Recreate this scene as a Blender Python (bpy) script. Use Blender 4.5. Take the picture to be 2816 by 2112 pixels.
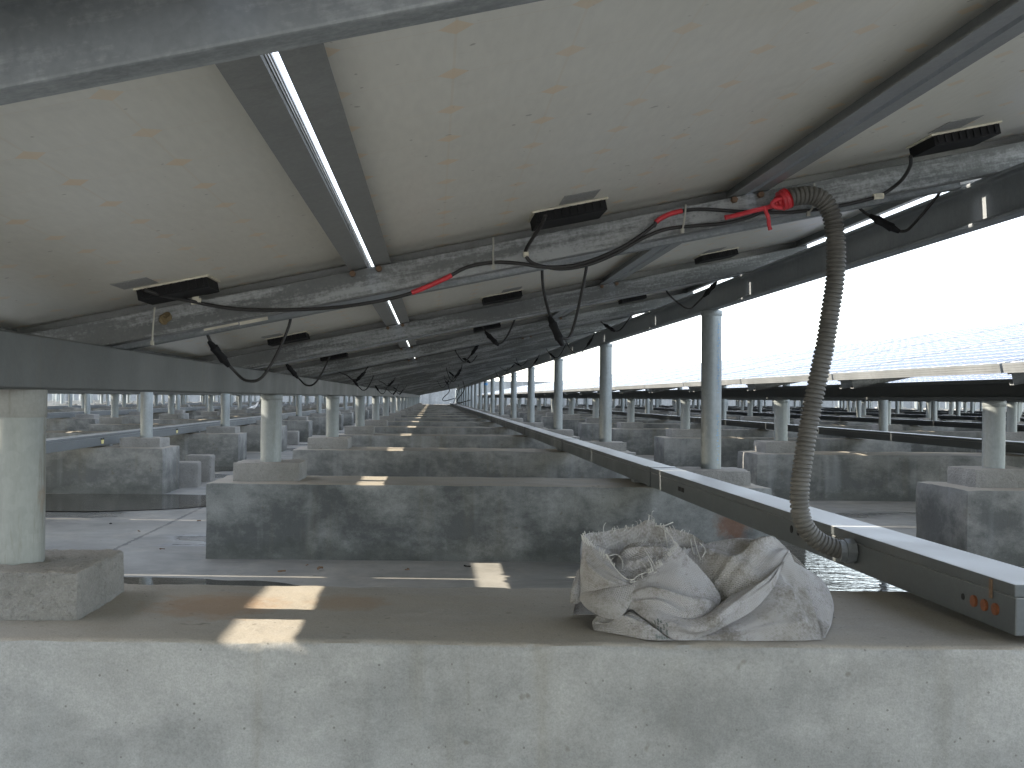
import bpy, bmesh, math, random
from math import radians, sin, cos, pi, sqrt, atan, atan2
from mathutils import Vector, Matrix, noise

for o in list(bpy.data.objects):
    bpy.data.objects.remove(o)
SC = bpy.context.scene
COL = SC.collection
random.seed(7)

# ------------------------------------------------------------------ camera
S = 2.35                  # spacing of the footings along the array (m)
CAMZ = 0.548
ROLL = 0.009
cam_d = bpy.data.cameras.new('camera')
cam = bpy.data.objects.new('camera', cam_d)
COL.objects.link(cam)
cam_d.sensor_width = 36.0
cam_d.lens = 38.25
cam_d.shift_x = 0.0773
cam_d.shift_y = 0.0131
cam_d.clip_start = 0.02
cam_d.clip_end = 2000
_r = Vector((cos(ROLL), 0, sin(ROLL)))
_u = Vector((-sin(ROLL), 0, cos(ROLL)))
_b = Vector((0, -1, 0))
M3 = Matrix((_r, _u, _b)).transposed()
cam.matrix_world = Matrix.Translation((0, 0, CAMZ)) @ M3.to_4x4()
SC.camera = cam

# ------------------------------------------------------------------ world, sun, exposure
SUN_DIR = Vector((1.5267, -0.15, -1.0)).normalized()     # direction the light travels
elev = math.asin(-SUN_DIR.z)
azim = atan2(-SUN_DIR.x, -SUN_DIR.y)
W = bpy.data.worlds.new('World')
SC.world = W
W.use_nodes = True
wn = W.node_tree
sky = wn.nodes.new('ShaderNodeTexSky')
sky.sky_type = 'NISHITA'
sky.sun_disc = False
sky.sun_elevation = elev
sky.sun_rotation = azim
sky.air_density = 1.0
sky.dust_density = 0.6
sky.ozone_density = 1.0
bg = wn.nodes['Background']
bg.inputs['Strength'].default_value = 0.15
hs = wn.nodes.new('ShaderNodeHueSaturation'); hs.inputs['Saturation'].default_value = 0.5    # a hazy, washed-out sky
wn.links.new(sky.outputs['Color'], hs.inputs['Color'])
wn.links.new(hs.outputs['Color'], bg.inputs['Color'])

sun_d = bpy.data.lights.new('sun', 'SUN')
sun_d.energy = 2.4
sun_d.angle = radians(0.5)
sun_d.color = (1.0, 0.9, 0.76)
sun = bpy.data.objects.new('sun', sun_d)
COL.objects.link(sun)
sun.rotation_euler = SUN_DIR.to_track_quat('-Z', 'Y').to_euler()
sun.location = (-20, 5, 20)

SC.view_settings.view_transform = 'Standard'
SC.view_settings.look = 'None'
SC.view_settings.gamma = 1.0
SC.view_settings.exposure = 2.38
SC.render.engine = 'CYCLES'
SC.cycles.max_bounces = 10
SC.cycles.diffuse_bounces = 6
SC.cycles.glossy_bounces = 4

# ------------------------------------------------------------------ geometry helpers
class MB:
    """collects shapes into one mesh"""
    def __init__(self):
        self.v = []; self.f = []
    def add(self, vs, fs):
        n = len(self.v)
        self.v += [tuple(p) for p in vs]
        self.f += [tuple(i + n for i in f) for f in fs]
        return self
    def box(self, x0, x1, y0, y1, z0, z1):
        vs = [(x0,y0,z0),(x1,y0,z0),(x1,y1,z0),(x0,y1,z0),(x0,y0,z1),(x1,y0,z1),(x1,y1,z1),(x0,y1,z1)]
        return self.add(vs, [(0,3,2,1),(4,5,6,7),(0,1,5,4),(1,2,6,5),(2,3,7,6),(3,0,4,7)])
    def prism(self, poly, fn, t0, t1):
        """poly: list of 2D points; fn(a,b,t)->3D"""
        n = len(poly)
        vs = [fn(a, b, t0) for a, b in poly] + [fn(a, b, t1) for a, b in poly]
        fs = [(i, (i+1) % n, n+(i+1) % n, n+i) for i in range(n)]
        fs += [tuple(range(n))[::-1], tuple(range(n, 2*n))]
        return self.add(vs, fs)
    def tube(self, pts, r, seg=10, cap=True, rf=None):
        pts = [Vector(p) for p in pts]
        n = len(pts)
        rings = []
        t = (pts[1]-pts[0]).normalized()
        up = Vector((0,0,1)) if abs(t.z) < 0.9 else Vector((1,0,0))
        nrm = t.cross(up).normalized()
        base = len(self.v)
        for i in range(n):
            t = (pts[min(i+1,n-1)]-pts[max(i-1,0)])
            if t.length < 1e-9: t = Vector((0,0,1))
            t.normalize()
            nrm = (nrm - t*nrm.dot(t))
            if nrm.length < 1e-6: nrm = t.orthogonal()
            nrm.normalize()
            b = t.cross(nrm)
            rr = rf(i) if rf else r
            for k in range(seg):
                a = 2*pi*k/seg
                self.v.append(tuple(pts[i] + (nrm*cos(a)+b*sin(a))*rr))
        for i in range(n-1):
            for k in range(seg):
                a = base+i*seg+k; b2 = base+i*seg+(k+1) % seg
                self.f.append((a, b2, b2+seg, a+seg))
        if cap:
            self.f.append(tuple(base+k for k in range(seg))[::-1])
            self.f.append(tuple(base+(n-1)*seg+k for k in range(seg)))
        return self
    def cyl(self, x, y, z0, z1, r, seg=28):
        return self.tube([(x,y,z0),(x,y,z1)], r, seg)
    def mesh(self, name, mat, smooth=False, recalc=True):
        me = bpy.data.meshes.new(name)
        me.from_pydata(self.v, [], self.f)
        me.validate()
        if recalc:
            bm = bmesh.new(); bm.from_mesh(me)
            bmesh.ops.recalc_face_normals(bm, faces=bm.faces)
            bm.to_mesh(me); bm.free()
        if mat: me.materials.append(mat)
        if smooth:
            for p in me.polygons: p.use_smooth = True
            try: me.set_sharp_from_angle(angle=radians(40))
            except Exception: pass
        me.update()
        return me
    def obj(self, name, mat, parent=None, smooth=False, recalc=True):
        return link(name, self.mesh(name, mat, smooth, recalc), parent)

def link(name, data, parent=None, loc=None):
    o = bpy.data.objects.new(name, data)
    COL.objects.link(o)
    if parent: o.parent = parent
    if loc is not None: o.location = loc
    return o

def tag(o, label, cat, group=None, kind=None):
    o['label'] = label
    o['category'] = cat
    if group: o['group'] = group
    if kind: o['kind'] = kind
    return o

def empty(name, loc=(0,0,0)):
    return link(name, None, None, loc)

def copy_tree(o, parent=None):
    c = o.copy(); COL.objects.link(c); c.parent = parent
    for ch in list(o.children):
        copy_tree(ch, c)
    return c

def bevel(me, w, seg=2, ang=30):
    bm = bmesh.new(); bm.from_mesh(me)
    ed = [e for e in bm.edges if len(e.link_faces) == 2 and e.calc_face_angle(0) > radians(ang)]
    bmesh.ops.bevel(bm, geom=ed, offset=w, segments=seg, affect='EDGES', profile=0.5)
    bm.to_mesh(me); bm.free(); me.update()
    return me

def grid_box(x0, x1, y0, y1, z0, z1, res, bottom=False):
    """box whose faces are grids sharing their edge vertices"""
    nx = max(1, round((x1-x0)/res)); ny = max(1, round((y1-y0)/res)); nz = max(1, round((z1-z0)/res))
    idx = {}; vs = []; fs = []
    def vid(i, j, k):
        key = (i, j, k)
        if key not in idx:
            idx[key] = len(vs)
            vs.append([x0+(x1-x0)*i/nx, y0+(y1-y0)*j/ny, z0+(z1-z0)*k/nz])
        return idx[key]
    for i in range(nx):
        for j in range(ny):
            fs.append((vid(i,j,nz), vid(i+1,j,nz), vid(i+1,j+1,nz), vid(i,j+1,nz)))
            if bottom: fs.append((vid(i,j,0), vid(i,j+1,0), vid(i+1,j+1,0), vid(i+1,j,0)))
    for i in range(nx):
        for k in range(nz):
            fs.append((vid(i,0,k), vid(i+1,0,k), vid(i+1,0,k+1), vid(i,0,k+1)))
            fs.append((vid(i,ny,k), vid(i,ny,k+1), vid(i+1,ny,k+1), vid(i+1,ny,k)))
    for j in range(ny):
        for k in range(nz):
            fs.append((vid(0,j,k), vid(0,j,k+1), vid(0,j+1,k+1), vid(0,j+1,k)))
            fs.append((vid(nx,j,k), vid(nx,j+1,k), vid(nx,j+1,k+1), vid(nx,j,k+1)))
    return vs, fs

def rough_block(mb, x0, x1, y0, y1, z0, z1, res, rad, amp, seed, nscale=9.0, chip=0.0, top_amp=None):
    """cast concrete block: rounded arrises, uneven faces, chipped top edges"""
    vs, fs = grid_box(x0, x1, y0, y1, z0, z1, res)
    so = Vector((seed*3.1, seed*7.7, seed*1.3))
    for p in vs:
        q = Vector(p)
        r = rad*(1+0.7*noise.noise(q*14+so))
        if chip:
            c = noise.noise(Vector((q.x*9, q.y*9, 0))+so) + 0.5*noise.noise(Vector((q.x*31, q.y*31, 0))+so)
            if c > 0.25: r += chip*min(1, (c-0.25)*2.2)
        r = max(r, 0.0008)
        # round the vertical and the top arrises
        cx = min(max(q.x, x0+r), x1-r); cy = min(max(q.y, y0+r), y1-r); cz = min(q.z, z1-r)
        d = q-Vector((cx, cy, cz))
        inner = Vector((cx, cy, cz))
        if d.length > r and d.length > 1e-9:
            q2 = inner + d.normalized()*r
        else:
            q2 = q
        n1 = noise.noise(q*nscale+so); n2 = noise.noise(q*nscale*4+so)
        a = amp
        if q.z < z0+1e-6: pass
        nd = d.normalized() if d.length > 1e-9 else Vector((0,0,1))
        q2 = q2 + nd*(n1*a + n2*a*0.45)
        if q.z < z0+1e-6: q2.z = z0
        p[0], p[1], p[2] = q2
    mb.add(vs, fs)

def smooth_path(pts, n=8):
    """Catmull-Rom through the points"""
    P = [Vector(p) for p in pts]
    P = [P[0]*2-P[1]] + P + [P[-1]*2-P[-2]]
    out = []
    for i in range(1, len(P)-2):
        for k in range(n):
            t = k/n
            a, b, c, d = P[i-1], P[i], P[i+1], P[i+2]
            out.append(0.5*((2*b)+(-a+c)*t+(2*a-5*b+4*c-d)*t*t+(-a+3*b-3*c+d)*t**3))
    out.append(P[-2])
    return out

def at(x, y, d):
    """a surveyed bearing and its distance along the array -> a point in the place"""
    u = x-935.0; v = 858.5-y
    X = u*cos(ROLL)-v*sin(ROLL)
    Z = u*sin(ROLL)+v*cos(ROLL)
    return Vector((X*d/1000, S*d, CAMZ+Z*d/1000))

ONES = ['zeroth','first','second','third','fourth','fifth','sixth','seventh','eighth','ninth','tenth','eleventh','twelfth',
        'thirteenth','fourteenth','fifteenth','sixteenth','seventeenth','eighteenth','nineteenth']
TENS = {2:('twentieth','twenty'),3:('thirtieth','thirty'),4:('fortieth','forty')}
def nth(n):
    if n < 20: return ONES[n]
    t, o = divmod(n, 10)
    return TENS[t][0] if o == 0 else TENS[t][1]+'-'+ONES[o]

# ------------------------------------------------------------------ materials
class NT:
    def __init__(self, name, rough=0.8, metal=0.0, spec=0.5, color=(0.5,0.5,0.5)):
        self.m = bpy.data.materials.new(name); self.m.use_nodes = True
        self.t = self.m.node_tree
        self.b = self.t.nodes['Principled BSDF']
        self.b.inputs['Roughness'].default_value = rough
        self.b.inputs['Metallic'].default_value = metal
        self.b.inputs['Specular IOR Level'].default_value = spec
        self.b.inputs['Base Color'].default_value = (*color, 1)
        self._co = None
    def n(self, typ, **kw):
        nd = self.t.nodes.new(typ)
        for k, v in kw.items(): setattr(nd, k, v)
        return nd
    def L(self, a, b): self.t.links.new(a, b)
    def co(self, rnd=True):
        if self._co: return self._co
        tc = self.n('ShaderNodeTexCoord')
        if not rnd:
            self._co = tc.outputs['Object']; return self._co
        oi = self.n('ShaderNodeObjectInfo')
        mul = self.n('ShaderNodeMath', operation='MULTIPLY'); mul.inputs[1].default_value = 37.0
        self.L(oi.outputs['Random'], mul.inputs[0])
        ad = self.n('ShaderNodeVectorMath', operation='ADD')
        self.L(tc.outputs['Object'], ad.inputs[0]); self.L(mul.outputs[0], ad.inputs[1])
        self._co = ad.outputs[0]
        return self._co
    def raw(self):
        return self.n('ShaderNodeTexCoord').outputs['Object']
    def sc(self, co, s):
        m = self.n('ShaderNodeVectorMath', operation='MULTIPLY')
        self.L(co, m.inputs[0]); m.inputs[1].default_value = s if hasattr(s, '__len__') else (s, s, s)
        return m.outputs[0]
    def noise(self, scale, detail=4, rough=0.6, co=None, dist=0.0):
        nd = self.n('ShaderNodeTexNoise')
        nd.inputs['Scale'].default_value = scale; nd.inputs['Detail'].default_value = detail
        nd.inputs['Roughness'].default_value = rough; nd.inputs['Distortion'].default_value = dist
        self.L(co or self.co(), nd.inputs['Vector'])
        return nd.outputs['Fac']
    def ramp(self, fac, stops):
        r = self.n('ShaderNodeValToRGB')
        e = r.color_ramp.elements
        while len(e) < len(stops): e.new(0.5)
        for i, (p, c) in enumerate(stops):
            e[i].position = p
            e[i].color = (*c, 1) if hasattr(c, '__len__') else (c, c, c, 1)
        self.L(fac, r.inputs['Fac'])
        return r.outputs['Color']
    def mix(self, fac, a, b, mode='MIX'):
        m = self.n('ShaderNodeMix', data_type='RGBA', blend_type=mode)
        for sock, val in ((m.inputs[0], fac), (m.inputs[6], a), (m.inputs[7], b)):
            if isinstance(val, (int, float)): sock.default_value = val
            elif isinstance(val, tuple): sock.default_value = (*val, 1)
            else: self.L(val, sock)
        return m.outputs[2]
    def math(self, op, a, b=None):
        m = self.n('ShaderNodeMath', operation=op)
        for s, v in ((m.inputs[0], a), (m.inputs[1], b)):
            if v is None: continue
            if isinstance(v, (int, float)): s.default_value = v
            else: self.L(v, s)
        return m.outputs[0]
    def sep(self, co):
        s = self.n('ShaderNodeSeparateXYZ'); self.L(co, s.inputs[0]); return s.outputs
    def color(self, c): self.L(c, self.b.inputs['Base Color'])
    def roughness(self, c): self.L(c, self.b.inputs['Roughness'])
    def bump(self, h, strength=0.3, dist=0.01, prev=None):
        b = self.n('ShaderNodeBump')
        b.inputs['Strength'].default_value = strength; b.inputs['Distance'].default_value = dist
        self.L(h, b.inputs['Height'])
        if prev: self.L(prev, b.inputs['Normal'])
        self.L(b.outputs[0], self.b.inputs['Normal'])
        return b.outputs[0]

def concrete(name, lo, hi, dark=(0.07,0.075,0.075), mould=0.5, drip=0.3, bump=0.25, bdist=0.004, pits=0.0, rust=None, fine=60, dust=0.85):
    k = NT(name, rough=0.88, spec=0.3)
    big = k.noise(2.2, 6, 0.62)
    c = k.ramp(big, [(0.32, lo), (0.68, hi)])
    med = k.noise(11, 5, 0.65)
    c = k.mix(0.55, c, k.ramp(med, [(0.3, 0.62), (0.7, 1.0)]), 'MULTIPLY')
    fi = k.noise(fine*3, 3, 0.7)
    c = k.mix(0.35, c, k.ramp(fi, [(0.3, 0.6), (0.65, 1.0)]), 'MULTIPLY')
    if mould:
        zz = k.sep(k.raw())[2]
        mo = k.noise(5.5, 10, 0.72, k.sc(k.co(), (0.8, 0.8, 1.2)), dist=0.08)
        band = k.math('SUBTRACT', 1.0, k.math('MULTIPLY', k.math('ABSOLUTE', k.math('SUBTRACT', zz, 0.10)), 6.0))
        m2 = k.math('ADD', mo, k.math('MULTIPLY', k.math('MAXIMUM', band, -0.6), 0.15))
        mf = k.ramp(m2, [(0.48, 0.0), (0.68, 1.0)])
        c = k.mix(k.math('MULTIPLY', mf, mould), c, dark)
    if drip:
        st = k.noise(16, 4, 0.6, k.sc(k.co(), (1.0, 1.0, 0.08)))
        sf = k.ramp(st, [(0.58, 0.0), (0.74, 1.0)])
        c = k.mix(k.math('MULTIPLY', sf, drip), c, (0.17, 0.15, 0.10))
        st2 = k.noise(10, 3, 0.6, k.sc(k.co(), (1.1, 1.1, 0.1)))
        c = k.mix(k.math('MULTIPLY', k.ramp(st2, [(0.55, 0.0), (0.75, 1.0)]), drip*0.8), c, (0.47, 0.49, 0.49))
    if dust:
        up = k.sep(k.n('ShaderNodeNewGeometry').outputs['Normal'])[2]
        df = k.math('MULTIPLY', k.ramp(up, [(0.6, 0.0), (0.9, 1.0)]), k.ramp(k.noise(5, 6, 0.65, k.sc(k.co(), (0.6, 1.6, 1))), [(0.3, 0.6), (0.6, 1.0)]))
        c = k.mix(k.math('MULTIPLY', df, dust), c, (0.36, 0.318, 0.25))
    if mould > 0.5:
        ft = k.math('SUBTRACT', 0.075, k.math('ADD', zz, k.math('MULTIPLY', k.math('SUBTRACT', k.noise(9, 9, 0.75), 0.5), 0.26)))
        c = k.mix(k.math('MULTIPLY', k.ramp(ft, [(0.0, 0.0), (0.05, 1.0)]), 0.6), c, (0.075,0.08,0.07))
    vr = k.n('ShaderNodeTexVoronoi'); vr.inputs['Scale'].default_value = 150; k.L(k.co(), vr.inputs['Vector'])
    pit = k.math('MULTIPLY', k.math('LESS_THAN', vr.outputs['Distance'], 0.22), k.math('GREATER_THAN', k.sep(vr.outputs['Color'])[0], 0.955))
    c = k.mix(k.math('MULTIPLY', pit, 0.6), c, (0.11,0.105,0.09))
    gr = k.noise(420, 3, 0.75)
    c = k.mix(0.45, c, k.ramp(gr, [(0.32, 0.55), (0.6, 1.0)]), 'MULTIPLY')
    # small dark spots
    sp = k.noise(34, 2, 0.5)
    c = k.mix(k.math('MULTIPLY', k.ramp(sp, [(0.70, 0.0), (0.75, 1.0)]), 0.5), c, (0.12, 0.105, 0.08))
    if rust:
        for (px, py, pz, r, col, st) in rust:
            d = k.n('ShaderNodeVectorMath', operation='DISTANCE'); k.L(k.raw(), d.inputs[0]); d.inputs[1].default_value = (px, py, pz)
            rr = k.math('ADD', k.math('DIVIDE', d.outputs['Value'], r), k.math('MULTIPLY', k.math('SUBTRACT', k.noise(26, 5, 0.7), 0.5), 1.4))
            c = k.mix(k.math('MULTIPLY', k.ramp(rr, [(0.45, 1.0), (0.95, 0.0)]), st), c, col)
    k.color(c)
    h = k.math('ADD', k.math('MULTIPLY', k.noise(fine, 5, 0.7), 1.0), k.math('MULTIPLY', med, 0.8))
    if pits:
        v = k.n('ShaderNodeTexVoronoi'); v.inputs['Scale'].default_value = 75
        wv = k.n('ShaderNodeVectorMath', operation='ADD'); k.L(k.co(), wv.inputs[0]); k.L(k.math('MULTIPLY', k.noise(50, 4, 0.7), 0.05), wv.inputs[1]); k.L(wv.outputs[0], v.inputs['Vector'])
        h = k.math('ADD', h, k.math('MULTIPLY', v.outputs['Distance'], pits))
    k.bump(h, bump, bdist)
    return k.m

def galv(name, lo=(0.19,0.205,0.21), hi=(0.30,0.315,0.32), salt=0.0, rough=0.5, metal=0.4, stretch=(1,1,1), grime=0.0, rust=0.0, dust=0.0):
    k = NT(name, rough=rough, metal=metal, spec=0.5)
    co = k.sc(k.co(), stretch)
    a = k.noise(5, 6, 0.6, co)
    c = k.ramp(a, [(0.3, lo), (0.7, hi)])
    v = k.n('ShaderNodeTexVoronoi'); v.inputs['Scale'].default_value = 90; k.L(k.co(), v.inputs['Vector'])
    c = k.mix(0.18, c, k.ramp(k.sep(v.outputs['Color'])[0], [(0.0, 0.55), (1.0, 1.0)]), 'MULTIPLY')
    f = k.noise(240, 2, 0.6, co)
    c = k.mix(0.25, c, k.ramp(f, [(0.3, 0.6), (0.7, 1.0)]), 'MULTIPLY')
    if salt:
        s1 = k.noise(9, 8, 0.75, k.sc(k.co(), (0.28, 2.0, 3.0)))
        s2 = k.noise(120, 3, 0.7)
        sf = k.ramp(k.math('ADD', s1, k.math('MULTIPLY', s2, 0.28)), [(0.60, 0.0), (0.74, 1.0)])
        c = k.mix(k.math('MULTIPLY', sf, salt), c, (0.62, 0.64, 0.64))
    if grime:
        g = k.noise(26, 7, 0.75, k.sc(k.co(), (1, 1, 0.12)))
        c = k.mix(k.math('MULTIPLY', k.ramp(g, [(0.54, 0.0), (0.70, 1.0)]), grime), c, (0.115, 0.10, 0.07))
    if rust:
        g = k.noise(13, 6, 0.7, k.sc(k.co(), (1, 1, 0.5)))
        c = k.mix(k.math('MULTIPLY', k.ramp(g, [(0.64, 0.0), (0.76, 1.0)]), rust), c, (0.20, 0.11, 0.05))
    if dust:
        up = k.sep(k.n('ShaderNodeNewGeometry').outputs['Normal'])[2]
        df = k.math('MULTIPLY', k.ramp(up, [(0.6, 0.0), (0.9, 1.0)]), k.ramp(k.noise(5, 6, 0.65), [(0.3, 0.75), (0.6, 1.0)]))
        c = k.mix(k.math('MULTIPLY', df, dust), c, (0.50, 0.50, 0.48))
        k.L(k.math('MULTIPLY', k.math('SUBTRACT', 1.0, df), metal), k.b.inputs['Metallic'])
    k.color(c)
    k.roughness(k.ramp(a, [(0.3, rough*0.8), (0.7, min(1, rough*1.25))]))
    k.bump(k.math('ADD', a, k.math('MULTIPLY', f, 0.3)), 0.12, 0.003)
    return k.m

def plain(name, color, rough=0.5, metal=0.0, spec=0.5, var=0.25, scale=20, bump=0.0):
    k = NT(name, rough=rough, metal=metal, spec=spec)
    c = k.ramp(k.noise(scale, 4, 0.6), [(0.3, tuple(x*(1-var) for x in color)), (0.7, tuple(min(1, x*(1+var)) for x in color))])
    k.color(c)
    if bump: k.bump(k.noise(scale*3, 4, 0.6), bump, 0.003)
    return k.m

MAT = {}
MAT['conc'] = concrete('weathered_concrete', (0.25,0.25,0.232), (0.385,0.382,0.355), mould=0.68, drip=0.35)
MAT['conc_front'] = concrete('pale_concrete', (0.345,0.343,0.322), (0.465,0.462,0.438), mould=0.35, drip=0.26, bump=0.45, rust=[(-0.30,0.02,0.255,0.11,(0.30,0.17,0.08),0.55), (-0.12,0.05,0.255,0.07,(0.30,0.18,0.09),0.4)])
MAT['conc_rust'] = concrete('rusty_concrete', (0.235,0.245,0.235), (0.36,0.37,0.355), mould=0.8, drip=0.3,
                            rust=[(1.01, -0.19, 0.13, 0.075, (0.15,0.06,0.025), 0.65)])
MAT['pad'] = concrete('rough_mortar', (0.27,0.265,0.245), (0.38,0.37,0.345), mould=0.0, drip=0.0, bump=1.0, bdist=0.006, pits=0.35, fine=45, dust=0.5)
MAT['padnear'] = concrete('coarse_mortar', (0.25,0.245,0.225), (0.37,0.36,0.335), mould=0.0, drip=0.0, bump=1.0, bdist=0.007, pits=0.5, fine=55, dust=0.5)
MAT['steel'] = galv('galvanized_steel')
MAT['pipe'] = galv('galvanized_pipe', (0.215,0.24,0.24), (0.33,0.355,0.35), grime=0.3, stretch=(1,1,0.35))
MAT['pipe_old'] = galv('stained_pipe', (0.185,0.205,0.195), (0.305,0.32,0.30), grime=0.95, rust=0.8, stretch=(1,1,0.3), metal=0.35, rough=0.45)
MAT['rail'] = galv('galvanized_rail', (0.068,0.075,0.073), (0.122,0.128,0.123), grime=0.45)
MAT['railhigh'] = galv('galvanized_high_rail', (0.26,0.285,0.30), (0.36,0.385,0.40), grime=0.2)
MAT['purlin'] = galv('salted_purlin', (0.13,0.137,0.136), (0.20,0.208,0.204), salt=0.42, rough=0.65, metal=0.25)
MAT['purlin2'] = galv('smooth_purlin', (0.19,0.208,0.214), (0.30,0.32,0.328), salt=0.3, rough=0.55)
MAT['tray'] = galv('cable_tray_steel', (0.075,0.086,0.090), (0.115,0.127,0.132), rough=0.5, metal=0.25, grime=0.3, dust=0.95)
MAT['collar'] = galv('pale_collar', (0.27,0.275,0.255), (0.37,0.37,0.345), rough=0.7, metal=0.15, grime=0.6, rust=0.8)
MAT['alu'] = galv('aluminium_frame', (0.26,0.27,0.265), (0.34,0.35,0.345), rough=0.45, metal=0.4, grime=0.2)
MAT['black'] = plain('black_plastic', (0.012,0.012,0.013), 0.7, spec=0.25)
MAT['cable'] = plain('black_cable', (0.022,0.021,0.02), 0.55)
MAT['red'] = plain('red_tape', (0.55,0.035,0.045), 0.45, var=0.2, scale=60)
MAT['tie'] = plain('pale_cable_tie', (0.36,0.35,0.30), 0.5)
MAT['tag'] = plain('cream_tag', (0.66,0.62,0.5), 0.6)
MAT['conduit'] = plain('grey_conduit', (0.115,0.11,0.096), 0.6, var=0.25, scale=30)
MAT['orange'] = plain('orange_cap', (0.19,0.06,0.02), 0.6, scale=200)
MAT['hole'] = plain('dark_hole', (0.008,0.008,0.008), 0.9)
MAT['rusty'] = plain('rusty_bolt', (0.16,0.10,0.06), 0.8, scale=200)
MAT['label'] = plain('silver_label', (0.34,0.34,0.33), 0.4, var=0.12, scale=60)
MAT['bluetape'] = plain('blue_tape', (0.05,0.22,0.48), 0.5)
MAT['whitewall'] = concrete('white_wall_paint', (0.20,0.215,0.225), (0.27,0.285,0.295), mould=0.0, drip=0.35)
MAT['dark'] = plain('dark_opening', (0.012,0.014,0.018), 0.3)
MAT['bagwhite'] = plain('white_sheet', (0.7,0.7,0.68), 0.7)

def backsheet():
    k = NT('panel_backsheet', rough=0.36, spec=0.5)
    co = k.raw()
    s = k.sep(co)
    W_, L_ = 0.651, 1.445
    def cell(sock, n, length, off):
        t = k.math('MULTIPLY', k.math('SUBTRACT', sock, off), n/length)
        fr = k.math('FRACT', t)
        return k.math('SUBTRACT', 0.5, k.math('ABSOLUTE', k.math('SUBTRACT', fr, 0.5)))   # 0 on a cell border
    u = cell(s[0], 6, W_-0.05, 0.025); v = cell(s[1], 12, L_-0.07, 0.035)
    dia = k.math('LESS_THAN', k.math('ADD', u, v), 0.135)
    line = k.math('LESS_THAN', k.math('MINIMUM', u, k.math('MULTIPLY', v, 1.9)), 0.012)
    soft = k.ramp(k.noise(3, 4, 0.6), [(0.35, 0.55), (0.65, 1.0)])
    base = k.ramp(k.noise(2.0, 5, 0.6), [(0.3, (0.78,0.755,0.665)), (0.7, (0.86,0.84,0.765))])
    base = k.mix(0.3, base, k.ramp(k.noise(120, 2, 0.6, k.sc(k.co(), (1, 0.2, 1))), [(0.3, 0.8), (0.7, 1.0)]), 'MULTIPLY')
    c = k.mix(k.math('MULTIPLY', k.math('MULTIPLY', line, soft), 0.25), base, (0.74,0.62,0.46))
    c = k.mix(k.math('MULTIPLY', k.math('MULTIPLY', dia, soft), 0.75), c, (0.86,0.68,0.46))  # orange of the diamonds paints in light coming through the panel
    sp = k.noise(75, 1, 0.5)
    c = k.mix(k.math('MULTIPLY', k.ramp(sp, [(0.765, 0.0), (0.79, 1.0)]), 0.5), c, (0.16,0.13,0.09))
    ds = k.noise(6, 6, 0.7)
    c = k.mix(k.math('MULTIPLY', k.ramp(ds, [(0.62, 0.0), (0.9, 1.0)]), 0.3), c, (0.26,0.22,0.15))
    k.color(c)
    return k.m

def glassface():
    k = NT('panel_glass', rough=0.25, spec=0.0016)
    s = k.sep(k.raw())
    W_, L_ = 0.651, 1.445
    def cell(sock, n, length, off):
        t = k.math('MULTIPLY', k.math('SUBTRACT', sock, off), n/length)
        fr = k.math('FRACT', t)
        return k.math('SUBTRACT', 0.5, k.math('ABSOLUTE', k.math('SUBTRACT', fr, 0.5)))
    u = cell(s[0], 6, W_-0.05, 0.025); v = cell(s[1], 12, L_-0.07, 0.035)
    dia = k.math('LESS_THAN', k.math('ADD', u, v), 0.15)
    line = k.math('LESS_THAN', k.math('MINIMUM', u, v), 0.016)
    m = k.math('MAXIMUM', dia, line)
    c = k.mix(m, (0.035,0.05,0.09), (0.75,0.75,0.75))
    c = k.mix(0.06, c, k.ramp(k.noise(3, 4, 0.6), [(0.3, (0.34,0.36,0.37)), (0.7, (0.44,0.45,0.45))]))
    k.color(c)
    return k.m
MAT['back'] = backsheet()
MAT['glass'] = glassface()

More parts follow.
